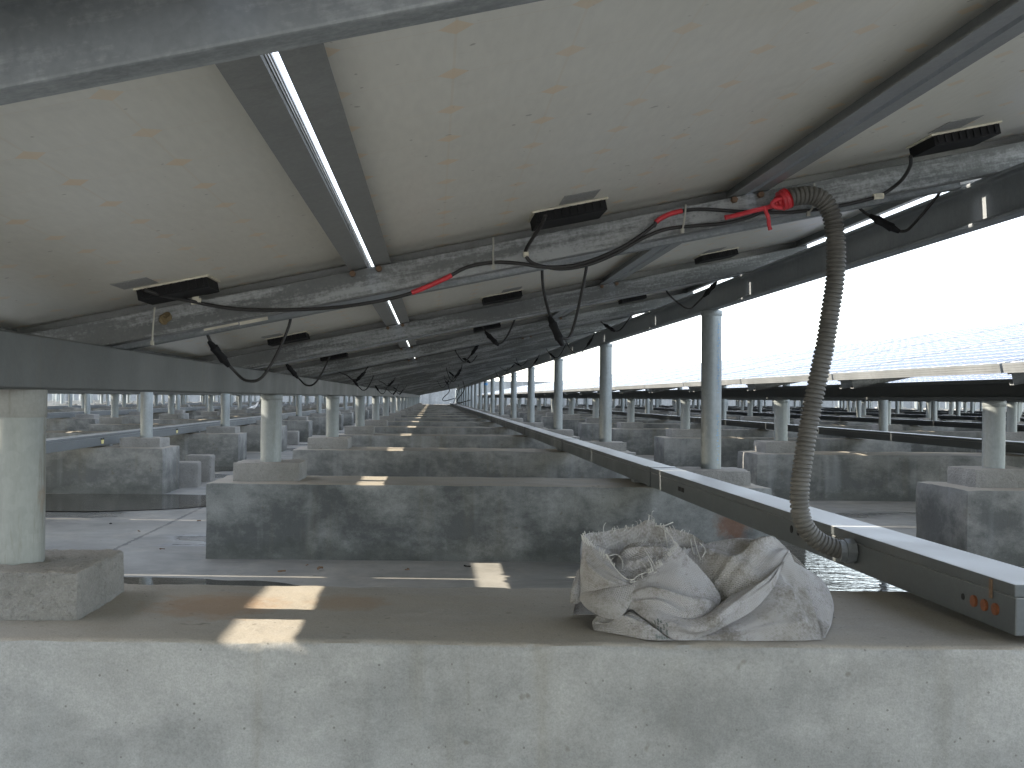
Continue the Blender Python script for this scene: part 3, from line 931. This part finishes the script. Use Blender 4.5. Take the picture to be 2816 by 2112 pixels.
def tag_thing(pt, lab, sx=0.011, sz=0.014):
    o = empty('cable_tag', at(*pt)); tag(o, lab, 'cable tag', 'cream tags on the cables')
    mb = MB(); mb.tube([(-sx*0.75,0,-0.0008),(sx*0.75,0,0.0008)], 0.0052, 12); mb.obj('sleeve', MAT['tag'], o, True)
    mb = MB(); mb.box(-sx*0.5, sx*0.5, -0.0058, -0.0046, -0.002, sz-0.003); mb.obj('flag', MAT['tag'], o)
tag_thing((424,651,DC-.0005), 'cream tag on the cable below the left junction box')
tag_thing((1136,549,DC), 'cream tag on the cable below the middle junction box', 0.006, 0.006)
tag_thing((1897,424,DC), 'cream tag on the cable below the right junction box', 0.011, 0.007)
def tie(pts, lab, n=0.0016):
    P = cable_path(pts, DC-0.004, 6)
    o = empty('cable_tie', P[0]); tag(o, lab, 'cable tie', 'pale ties holding the cables')
    mb = MB(); mb.tube([p-P[0] for p in P], n, 8); mb.obj('strap', MAT['tie'], o, True)
    e = P[-1]-P[0]
    mb = MB(); mb.box(e.x-0.003, e.x+0.003, e.y-0.003, e.y+0.003, e.z-0.004, e.z+0.004)
    link('head', bevel(mb.mesh('head', MAT['tie']), 0.0008), o)
tie([(1065,513),(1066,530),(1065,552),(1066,577)], 'pale cable tie left of the middle junction box cable')
tie([(1481,442),(1480,462),(1477,482),(1474,499)], 'pale cable tie beside the right-hand red band')
tie([(1759,396),(1759,420),(1756,446),(1746,462)], 'pale cable tie holding the grey hose to the purlin')
tie([(334,664),(332,690),(330,716),(329,741)], 'dusty tie hanging on the purlin under the left junction box')

# ------------------------------------------------------------------ grey corrugated hose
hp = [(1688,434),(1705,427),(1728,423),(1752,422),(1773,430),(1789,448),(1799,475),(1804,510),(1806,555),(1803,610),(1794,670),(1784,735),(1771,800),(1758,860),(1747,920),(1737,980),(1729,1040),(1727,1085),(1732,1120),(1746,1148),(1770,1170),(1800,1183),(1826,1190)]
DH0, DH1 = 0.775, TRX*1000/(1845-935.0)-0.002
hpp = [(p[0], p[1], DH0+(DH1-DH0)*(i/(len(hp)-1))**1.5) for i, p in enumerate(hp)]
P = cable_path(hpp, n=24)
hose = empty('corrugated_hose', P[0])
tag(hose, 'thick grey corrugated hose looping from a purlin down to the cable tray', 'hose')
# resample evenly
L = [0.0]
for a, b in zip(P, P[1:]): L.append(L[-1]+(b-a).length)
pitch = 0.0074; sub = 6
Q = []; R = []; nst = int(L[-1]/(pitch/sub)); j = 0
for i in range(nst+1):
    s = i*(pitch/sub)
    while j < len(L)-2 and L[j+1] < s: j += 1
    t = (s-L[j])/max(1e-9, L[j+1]-L[j])
    Q.append(P[j].lerp(P[j+1], t)-P[0])
    ph = (i % sub)/sub
    R.append(0.0143+0.0015*(1 if ph < 0.6 else -0.6)-(0.0004 if ph in (0.0,) else 0))
mb = MB(); mb.tube(Q, 0.015, 20, True, lambda i: R[i]); mb.obj('hose', MAT['conduit'], hose, True)
# gland at the tray
e = Vector((TRX, P[-1].y, P[-1].z))-P[0]
mb = MB()
mb.tube([e+Vector((-0.016,0,0)), e+Vector((-0.0005,0,0))], 0.0205, 8)
mb.tube([e+Vector((-0.026,0,0)), e+Vector((-0.0165,0,0))], 0.0180, 18)
mb.obj('gland', MAT['steel'], hose)
# red tape wound round the mouth of the hose, with two loose tails
mb = MB()
T = [q for q in Q[:14]]
t0 = (Q[6]-Q[0]).normalized()
W = [Q[0]-t0*0.012, Q[0]-t0*0.008, Q[0]-t0*0.002, Q[0]+t0*0.004, Q[0]+t0*0.010, Q[0]+t0*0.013]
rw = [0.006, 0.011, 0.0165, 0.0178, 0.0172, 0.0160]
mb.tube(smooth_path(W, 4), 0.016, 16, True, lambda i: rw[min(5, i//4)]*(1+0.10*noise.noise(Vector((i*0.8, 2, 1)))))
mb.tube([p-P[0] for p in cable_path([(1690,440),(1672,444),(1655,449),(1625,456),(1595,464),(1566,470)], DC-0.012, 5)], 0.0038, 8, True, lambda i: 0.0040+0.0009*noise.noise(Vector((i*0.5,0,3))))
mb.tube([p-P[0] for p in cable_path([(1652,446),(1655,458),(1660,472),(1661,485),(1664,497)], DC-0.013, 5)], 0.0033, 8, True, lambda i: 0.0034+0.0009*noise.noise(Vector((i*0.6,1,3))))
mb.tube([p-P[0] for p in cable_path([(1690,428),(1676,432),(1668,440),(1676,448),(1690,449)], DC-0.018, 5)], 0.0035, 8)
mb.obj('red_tape', MAT['red'], hose, True)

# ------------------------------------------------------------------ pigtails hanging under the panels
def pigtail(k, px, drop, span, lab, seed, flip=1):
    """two leads from neighbouring boxes meeting at a plug, behind purlin k"""
    random.seed(seed)
    d = (G0+k*PITCH)/S+0.10
    # anchor on the panel plane
    X0 = px
    def top(X): return LIP0+SL*X+0.018
    y = (G0+k*PITCH)+0.12
    A = Vector((X0, y-0.02, top(X0)))
    B = Vector((X0+span, y+0.02, top(X0+span)))
    m = A.lerp(B, 0.5); m.z = min(A.z, B.z)-drop
    pts = [A, A+Vector((0.01*flip, 0.0, -drop*0.45)), m+Vector((-span*0.18, 0.01, 0.02)), m, m+Vector((span*0.2, 0, 0.015)), B+Vector((-span*0.05, 0, -drop*0.5)), B]
    P = smooth_path(pts, 7)
    o = empty('hanging_lead', A); tag(o, lab, 'lead', 'black leads hanging under the panels')
    mb = MB(); mb.tube([p-A for p in P], 0.0029, 8); mb.obj('cable', MAT['cable'], o, True)
    i0 = 10 if flip > 0 else 28
    c = P[i0]-A; t = (P[i0+1]-P[i0-1]).normalized()
    mb = MB(); W = [c-t*0.032, c-t*0.018, c-t*0.016, c, c+t*0.016, c+t*0.018, c+t*0.032]; rr = [0.004, 0.0068, 0.0088, 0.0072, 0.0088, 0.0068, 0.004]
    mb.tube(W, 0.008, 12, True, lambda i: rr[i]); mb.obj('plug', MAT['black'], o, True)
pigtail(1, -0.44, 0.145, 0.165, 'black lead with a plug hanging in front of the low rail, nearest at left', 1)
pigtail(1, 0.30, 0.19, -0.09, 'straight black lead with a plug hanging behind the middle of the first purlin', 2, -1)
pigtail(1, 0.99, 0.10, -0.17, 'black lead with a plug hanging near the high rail behind the hose', 3, -1)
for k in range(2, 10):
    for j, (px, sp) in enumerate(((-0.46, 0.16), (0.24, -0.12), (0.93, -0.16))):
        pigtail(k, px+random.uniform(-.05, .05), 0.10+random.uniform(-.02, .07), sp*random.uniform(.8, 1.2),
                'black plugged lead hanging behind the %s purlin under the %s panels' % (nth(k+2), COLN[j]), 40+k*3+j, (-1)**(k+j))
# long loose leads hanging near the far end of the tray
for j, (px, n) in enumerate(((968, 9.2), (1000, 8.0), (990, 12.0))):
    a = at(px, 835-(px-960)*0.3, n); b = at(px-8, 866+j*4, n)
    P = smooth_path([a, a.lerp(b, 0.4)+Vector((0.05, 0, 0)), b+Vector((-0.03, 0, 0.05)), b, b+Vector((0.2, 0, 0.05))], 8)
    o = empty('loose_lead', a); tag(o, ('loose cable hanging down to the far end of the tray', 'loose cable hanging beside the eighth tall post', 'loose cable hanging beside the twelfth tall post')[j], 'cable')
    mb = MB(); mb.tube([p-a for p in P], 0.008, 8); mb.obj('cable', MAT['cable'], o, True)

# old stickers on the far channel of the first purlin
pu = [o for o in bpy.data.objects if o.type == 'EMPTY' and o.name.startswith('purlin') and abs(o.location.x-XLOW) < 1e-6 and abs(o.location.y-G0-PITCH) < 1e-6][0]
pinv = (Matrix.Translation(pu.location) @ pu.rotation_euler.to_matrix().to_4x4()).inverted()
for s0, s1, z0, z1 in ((0.335, 0.40, -0.040, -0.010), (0.402, 0.455, -0.042, -0.012), (1.755, 1.795, -0.040, -0.012), (1.80, 1.87, -0.042, -0.014)):
    mb = MB(); mb.box(s0, s1, 0.0188, 0.0197, z0, z1); mb.obj('sticker', MAT['tag'] if s0 < 1 else MAT['bagwhite'], pu)
mb = MB()
for s0 in (0.30, 0.305, 0.297):
    mb.tube([(s0, -0.1172, -0.022+random.uniform(-.006, .006)), (s0+random.uniform(-.003, .003), -0.124, -0.02+random.uniform(-.006, .006))], 0.008, 7)
mb.obj('mud_daub', plain('mud', (0.17,0.13,0.07), 0.9), pu)

# ------------------------------------------------------------------ scraps on the floor
random.seed(21)
for i, (px, py) in enumerate(((240,1134),(300,1150),(520,1158),(545,1200),(660,1225),(690,1232),(655,1205),(430,1128),(880,1235),(1010,1228),(350,1190),(610,1240))):
    d = CAMZ*1000/(py-858.5-ROLL*(px-935.0))
    p = at(px, py, d)
    if abs((p.y/S-F0+0.5) % 1-0.5) < 0.1 and p.x > -0.8: continue
    mb = MB(); rr = random.uniform(0.004, 0.010)
    q = [(random.uniform(-1,1)*rr*1.6, random.uniform(-1,1)*rr*1.6, rr*0.5+random.uniform(0,.004)) for _ in range(4)]
    mb.tube(smooth_path(q, 4), rr*0.4, 6, True, lambda i: rr*(0.25+0.2*abs(noise.noise(Vector((i*.9, rr*900, 0))))))
    o = mb.obj('scrap', MAT['rusty'] if i % 3 else MAT['hole'], None, True)
    o.location = (p.x, p.y, 0.002)
    tag(o, 'tiny dark scrap lying on the pale floor between the footings', 'scrap', 'scraps on the floor')

# ------------------------------------------------------------------ the crumpled woven sack
def sack_pt(p):
    zx, zy, dl = p
    x = (1500+zx/2.458)*0.7855; y = (1350+zy/2.458)*0.7855
    if dl is None:
        d = 0.293*1000/(y-858.5-ROLL*(x-935.0))
        d = max(d, 0.5615)
    else:
        d = (1.325+dl)/S
    q = at(x, y, d)
    q.z = max(q.z, PT+0.0012)
    return q
def resample(P, n):
    P = smooth_path(P, 10) if len(P) > 2 else [P[0].lerp(P[-1], i/10) for i in range(11)]
    Ls = [0.0]
    for a, b in zip(P, P[1:]): Ls.append(Ls[-1]+(b-a).length)
    out = []; j = 0
    for i in range(n+1):
        s = Ls[-1]*i/n
        while j < len(Ls)-2 and Ls[j+1] < s: j += 1
        t = (s-Ls[j])/max(1e-9, Ls[j+1]-Ls[j])
        out.append(P[j].lerp(P[j+1], t))
    return out
SACK_V, SACK_F, SACK_UV = [], [], []
FRAY = []
def patch(top, bottom, left, right, bulge=0.0, wr=0.0015, wdir=0.0, wfreq=26, seed=0, nu=30, nv=26, uvrot=0.0, rim=False, world=False, fold=()):
    conv = (lambda p: Vector(p)) if world else sack_pt
    T, B = resample([conv(p) for p in top], nu), resample([conv(p) for p in bottom], nu)
    Lf, Rt = resample([conv(p) for p in left], nv), resample([conv(p) for p in right], nv)
    so = Vector((seed*5.3, seed*2.1, seed*9.7))
    G = [[None]*(nu+1) for _ in range(nv+1)]
    for j in range(nv+1):
        v = j/nv
        for i in range(nu+1):
            u = i/nu
            c = T[i]*(1-v)+B[i]*v + Lf[j]*(1-u)+Rt[j]*u - (T[0]*(1-u)*(1-v)+T[-1]*u*(1-v)+B[0]*(1-u)*v+B[-1]*u*v)
            G[j][i] = c
    base = len(SACK_V)
    wu = sum((a-b).length for a, b in zip(T, T[1:])); wv = sum((a-b).length for a, b in zip(Lf, Lf[1:])) 
    wu = max(wu, sum((a-b).length for a, b in zip(B, B[1:]))); wv = max(wv, sum((a-b).length for a, b in zip(Rt, Rt[1:])))
    N = [[None]*(nu+1) for _ in range(nv+1)]
    for j in range(nv+1):
        for i in range(nu+1):
            du = G[j][min(i+1,nu)]-G[j][max(i-1,0)]; dv = G[min(j+1,nv)][i]-G[max(j-1,0)][i]
            n = du.cross(dv)
            n = n.normalized() if n.length > 1e-10 else Vector((0,-1,0))
            if n.y > 0 and not world: n = -n
            if world and n.y < 0: n = -n
            N[j][i] = n
    for j in range(nv+1):
        v = j/nv
        for i in range(nu+1):
            u = i/nu
            ed = min(1, 5*min(u, 1-u)); ed *= min(1, 5*min(v, 1-v)) 
            p = G[j][i].copy(); n = N[j][i]
            h = bulge*sin(pi*u)*sin(pi*v)
            a, b = u*wu, v*wv
            ca, sa = cos(wdir), sin(wdir)
            q = Vector(((a*ca+b*sa)*wfreq, (-a*sa+b*ca)*wfreq*3.2, 0))+so
            r1 = 1-abs(noise.noise(q)*2); r2 = noise.noise(q*2.3)
            r3 = noise.noise(Vector((a*30, b*30, 3))+so)
            h += wr*ed*(r1*1.0+r2*0.35-0.5)+0.0016*ed*r3
            for (fa, fb, ang, amp, wid) in fold:      # a crease: a soft ridge through (fa, fb) at an angle
                dd = ((u-fa)*-sin(ang)+(v-fb)*cos(ang))
                h += amp*math.exp(-(dd/wid)**2)*ed
            p += n*h
            if rim and j == 0:
                p += Vector((0, 0, 0.0022*noise.noise(Vector((u*60, seed, 1)))))
                FRAY.append((p.copy(), (G[0][i]-G[1][i]).normalized()))
            p.z = max(p.z, PT+0.0008)
            SACK_V.append(tuple(p))
            cr, sr = cos(uvrot), sin(uvrot)
            SACK_UV.append((a*cr-b*sr+seed*0.37, a*sr+b*cr+seed*0.11))
    for j in range(nv):
        for i in range(nu):
            k = base+j*(nu+1)+i
            SACK_F.append((k, k+nu+1, k+nu+2, k+1))
G_ = None
# back of the inside, with the tall frayed rim
RIMB = [(250,318,.115),(300,295,.13),(390,276,.15),(480,262,.16),(600,240,.165),(700,192,.165),(760,232,.16),(850,258,.155),(980,290,.15),(1100,372,.12)]
patch(RIMB, [(330,470,.112),(430,560,.10),(540,640,.09),(640,650,.085),(740,600,.09),(840,570,.09),(940,530,.09),(1030,510,.088),(1090,500,.085)],
      [(250,318,.115),(285,400,.117),(330,470,.112)], [(1100,372,.12),(1100,440,.10),(1090,500,.085)], bulge=-0.012, wr=0.004, wdir=0.5, wfreq=18, seed=1, rim=True, nu=44, uvrot=0.2,
      fold=((.55,.5,0.35,.008,.06),(.35,.6,-0.5,.006,.05)))
# a rolled fold inside
patch([(500,420,.125),(560,365,.125),(650,345,.12),(760,385,.112),(860,402,.108),(960,392,.112)], [(480,520,.083),(560,600,.072),(650,560,.076),(760,520,.078),(830,500,.08),(930,470,.085)],
      [(500,420,.125),(480,470,.11),(480,520,.083)], [(960,392,.112),(950,430,.1),(930,470,.085)], bulge=0.010, wr=0.004, wdir=-0.3, wfreq=22, seed=2, uvrot=0.9, rim=True,
      fold=((.5,.35,0.2,.007,.08),(.3,.7,0.6,.006,.06)))
patch([(530,590,.088),(580,530,.092),(660,505,.09),(720,530,.086)], [(560,640,.062),(620,640,.06),(680,610,.062),(740,580,.066)], [(530,590,.088),(545,615,.075),(560,640,.062)], [(720,530,.086),(735,560,.075),(740,580,.066)],
      bulge=0.006, wr=0.002, seed=3, nu=16, nv=12, uvrot=1.2)
# right lobe, top
patch([(930,400,.105),(1100,352,.128),(1230,326,.135),(1330,318,.135),(1450,334,.13),(1580,365,.12),(1648,402,.108)],
      [(1120,760,.060),(1230,740,.046),(1340,690,.044),(1440,655,.046),(1540,585,.058),(1602,500,.074),(1655,420,.1)],
      [(930,400,.105),(990,520,.088),(1060,640,.074),(1120,760,.060)], [(1648,402,.108),(1655,420,.1)], bulge=0.010, wr=0.0042, wdir=-0.75, wfreq=11, seed=4, uvrot=-0.5,
      fold=((.30,.5,1.2,.007,.07),(.62,.42,-0.9,.006,.06),(.80,.25,-0.6,.008,.05)))
# right front panel
patch([(1020,1000,.0),(1220,905,.004),(1400,800,.016),(1530,650,.040),(1590,500,.072),(1648,400,.104)], [(1000,1024,None),(1200,1022,None),(1500,1022,None),(1700,1020,None),(1874,1013,None)],
      [(1020,1000,.0),(1000,1024,None)], [(1648,400,.104),(1700,520,.088),(1785,700,.06),(1840,880,.03),(1874,1013,None)], bulge=0.012, wr=0.0018, wdir=-0.75, wfreq=8, seed=5, uvrot=0.12,
      fold=((.8,.5,1.35,.005,.05),(.5,.75,0.1,.004,.07)))
# far right fold
patch([(1680,480,.102),(1730,508,.12),(1780,542,.135)], [(1868,1008,.012),(1890,1004,.014)],
      [(1680,480,.102),(1785,700,.068),(1838,880,.038),(1868,1008,.012)], [(1780,542,.135),(1900,640,.135),(1943,780,.12),(1935,890,.09),(1890,1004,.014)], bulge=0.012, wr=0.003, wdir=1.2, wfreq=14, seed=6, uvrot=-0.35)
# left collar panel
patch([(250,318,.113),(335,388,.098),(420,462,.083),(490,542,.070),(562,614,.058)], [(238,695,.082),(330,705,.062),(450,672,.052),(605,645,.047)],
      [(250,318,.113),(243,450,.103),(236,570,.093),(238,695,.082)], [(562,614,.058),(605,645,.047)], bulge=0.008, wr=0.003, wdir=0.6, wfreq=16, seed=7, uvrot=0.3, rim=True,
      fold=((.35,.55,0.7,.004,.06),))
# bottom-left strip
patch([(345,845,.058),(480,868,.044),(580,800,.042),(650,850,.028),(765,940,.010)], [(328,948,None),(500,978,None),(700,1016,None),(880,1038,None)],
      [(345,845,.058),(316,892,.062),(328,948,None)], [(765,940,.010),(820,990,.0),(880,1038,None)], bulge=0.010, wr=0.003, wdir=0.25, wfreq=16, seed=8, uvrot=0.15,
      fold=((.55,.45,0.3,.004,.08),))
# lower-left flap
patch([(238,688,.079),(350,668,.061),(480,642,.051),(625,628,.043)], [(365,848,.040),(430,866,.031),(505,862,.024)],
      [(238,688,.079),(234,735,.070),(280,795,.055),(365,848,.040)], [(625,628,.043),(595,720,.035),(555,795,.029),(505,862,.024)], bulge=0.010, wr=0.002, wdir=0.1, wfreq=14, seed=9, uvrot=0.45)
# right collar flap, folded outward
patch([(585,628,.045),(700,560,.052),(800,482,.060),(845,425,.066),(890,356,.072)], [(565,800,.030),(720,805,.016),(880,885,.002),(1010,890,.0),(1155,825,.014)],
      [(585,628,.045),(572,690,.040),(564,750,.034),(565,800,.030)], [(890,356,.072),(965,440,.066),(1065,545,.056),(1140,640,.047),(1185,725,.036),(1155,825,.014)], bulge=0.010, wr=0.0026, wdir=0.55, wfreq=10, seed=10, uvrot=0.6, rim=True, nu=34,
      fold=((.45,.62,0.45,.008,.07),(.2,.8,0.2,.006,.06)))
# the swag below it, running up to the right
patch([(560,778,.036),(700,785,.020),(880,850,.004),(1060,850,.004),(1260,705,.028),(1450,610,.046),(1610,475,.078)], [(765,942,.006),(868,1022,-.003),(935,1038,None),(1045,1004,-.002),(1225,908,.0),(1405,805,.011),(1540,655,.036),(1612,490,.07)],
      [(560,778,.036),(650,850,.020),(765,942,.006)], [(1610,475,.078),(1612,490,.07)], bulge=0.011, wr=0.003, wdir=-0.12, wfreq=13, seed=11, uvrot=0.75, nu=44,
      fold=((.6,.5,0.0,.005,.12),(.3,.65,0.15,.005,.08)))
# knotted corner at the far left
patch([(240,515,.112),(215,545,.108),(190,600,.10)], [(245,745,.080),(205,765,.080),(160,755,.085)], [(240,515,.112),(245,640,.092),(245,745,.080)], [(190,600,.10),(168,690,.094),(160,755,.085)], bulge=0.008, wr=0.005, wdir=1.0, wfreq=26, seed=12, nu=14, nv=18)
# the back, out of sight: from the rim and ridge down to the footing
ridge = [sack_pt(p) for p in [(238,600,.095),(250,318,.116),(390,276,.151),(600,240,.166),(760,232,.161),(980,290,.151),(1110,360,.13),(1330,320,.136),(1580,366,.121),(1780,542,.136),(1943,780,.121),(1935,890,.092)]]
foot = [Vector((p.x+(0.012 if i > 8 else -0.004 if i < 2 else 0), 1.325+0.165-0.03*abs(i-5)/6, PT+0.0015)) for i, p in enumerate(ridge)]
patch(ridge, foot, [ridge[0], ridge[0].lerp(foot[0], .5), foot[0]], [ridge[-1], ridge[-1].lerp(foot[-1], .5), foot[-1]], bulge=0.012, wr=0.004, wdir=0.8, wfreq=14, seed=13, nu=50, world=True)

def sack_mat():
    k = NT('woven_sack', rough=0.72, spec=0.35)
    uv = k.n('ShaderNodeTexCoord').outputs['UV']
    s = k.sep(uv)
    wob = k.math('MULTIPLY', k.math('SUBTRACT', k.noise(45, 3, 0.6), 0.5), 0.0012)
    def wave(x, per):
        return k.math('SINE', k.math('MULTIPLY', k.math('ADD', x, wob), 2*pi/per))
    per = 0.0044
    a = wave(s[0], per); b = wave(s[1], per)
    weave = k.math('MULTIPLY', a, b)                # over-under checker
    warp = k.math('ABSOLUTE', wave(s[0], per)); weft = k.math('ABSOLUTE', wave(s[1], per))
    h = k.math('ADD', k.math('MULTIPLY', weave, 0.6), k.math('ADD', warp, weft))
    base = k.ramp(k.noise(7, 5, 0.6), [(0.35, (0.30,0.285,0.255)), (0.62, (0.42,0.415,0.425))])
    c = k.mix(0.42, base, k.ramp(k.math('MULTIPLY', k.math('ADD', weave, 1.0), 0.5), [(0.0, 0.62), (0.6, 1.0)]), 'MULTIPLY')
    d1 = k.noise(16, 7, 0.72); d2 = k.noise(300, 2, 0.6)
    dirt = k.ramp(k.math('ADD', d1, k.math('MULTIPLY', d2, 0.35)), [(0.66, 0.0), (0.84, 1.0)])
    c = k.mix(k.math('MULTIPLY', dirt, 0.75), c, (0.13,0.115,0.085))
    c = k.mix(k.math('MULTIPLY', k.ramp(k.noise(10, 4, 0.6), [(0.5, 0.0), (0.75, 1.0)]), 0.35), c, (0.17,0.15,0.11))
    # remains of faded green print near the left fold (two short lines of strokes)
    w = k.sep(k.raw())
    k.color(c)
    k.bump(h, 0.6, 0.0012)
    # the plastic weave lets a little light through
    k.b.inputs['Subsurface Weight'].default_value = 0.0
    return k.m
me = bpy.data.meshes.new('sack_cloth')
ORG = Vector((0.34, 1.41, PT))
me.from_pydata([tuple(Vector(v)-ORG) for v in SACK_V], [], SACK_F)
uvl = me.uv_layers.new(name='uv')
for lp in me.loops:
    uvl.data[lp.index].uv = SACK_UV[lp.vertex_index]
for p in me.polygons: p.use_smooth = True
me.materials.append(sack_mat()); me.update()
sack = empty('woven_sack', ORG)
tag(sack, 'crumpled dirty woven plastic sack with a frayed open mouth on the foreground footing', 'sack')
link('sack_cloth', me, sack)
mb = MB(); random.seed(11)
for i, (p, dr) in enumerate(FRAY):
    nn = 1 if random.random() < 0.55 else 0
    if noise.noise(p*40) > 0.15: nn += 2
    for _ in range(nn):
        ln = random.uniform(0.002, 0.007)
        if random.random() < 0.12: ln = random.uniform(0.012, 0.03)
        side = Vector((random.uniform(-1,1), random.uniform(-.8,.5), random.uniform(-.5,.7)))*0.6
        e = p-ORG
        b = e+(dr+side*0.5).normalized()*ln*0.6
        c = b+(dr*0.8+side*1.1+Vector((0,0,-0.2))).normalized()*ln*0.5
        q0 = e-dr*0.003+Vector((random.uniform(-.002,.002), 0, 0))
        mb.tube(smooth_path([q0, b, c], 4), 0.0004, 5, True, (lambda w: (lambda i: w))(random.choice((0.00028, 0.0004, 0.0006))))
for (pts) in ([(420,440,.08),(470,520,.062),(540,590,.048),(600,600,.044)], [(800,240,.15),(812,300,.13),(830,400,.10)], [(740,235,.15),(800,235,.145),(862,212,.15)], [(780,240,.155),(850,310,.12),(880,360,.09)],
              [(570,615,.05),(650,560,.055),(760,540,.058)], [(575,620,.048),(690,590,.05),(750,545,.05)], [(1000,300,.145),(1020,380,.11),(1050,470,.085)], [(1040,350,.12),(1080,400,.1),(1060,450,.085)], [(980,330,.13),(1000,420,.1),(1030,440,.09)],
              [(700,170,.165),(698,190,.165),(690,215,.16)], [(545,232,.16),(545,255,.16),(530,272,.155)], [(430,440,.085),(480,430,.09),(520,470,.085),(515,540,.075)]):
    P = smooth_path([sack_pt(p)-ORG for p in pts], 6)
    mb.tube(P, 0.00075, 5)
mb.obj('frayed_threads', plain('pale_thread', (0.42,0.41,0.38), 0.6), sack, True)
# traces of a worn green print on the lower folds
mb = MB(); random.seed(3)
for (zx, zy) in [(742+a*20, 868+b*19+a*9) for a in range(5) for b in range(4)]+[(752+i*17, 985+i*4) for i in range(5)]:
    if random.random() < 0.45: continue
    o_, d_ = Vector((0, 0, CAMZ)), (sack_pt((zx, zy, .005))-Vector((0, 0, CAMZ))).normalized()
    from mathutils.bvhtree import BVHTree
    if 'BVH' not in globals(): BVH = BVHTree.FromPolygons(SACK_V, SACK_F)
    hit, nrm, idx, dist = BVH.ray_cast(o_, d_)
    if hit is None: continue
    if nrm.dot(d_) > 0: nrm = -nrm
    tx = Vector((1, 0, 0.25)); tx = (tx-nrm*tx.dot(nrm)).normalized(); ty = nrm.cross(tx)
    w, h = random.uniform(0.0006, 0.0014), random.uniform(0.0012, 0.0030)
    c_ = hit+nrm*0.0006-ORG
    mb.add([c_-tx*w-ty*h, c_+tx*w-ty*h, c_+tx*w+ty*h, c_-tx*w+ty*h], [(0,1,2,3)])
mb.obj('faded_print', plain('faded_green_ink', (0.17,0.19,0.18), 0.8), sack)
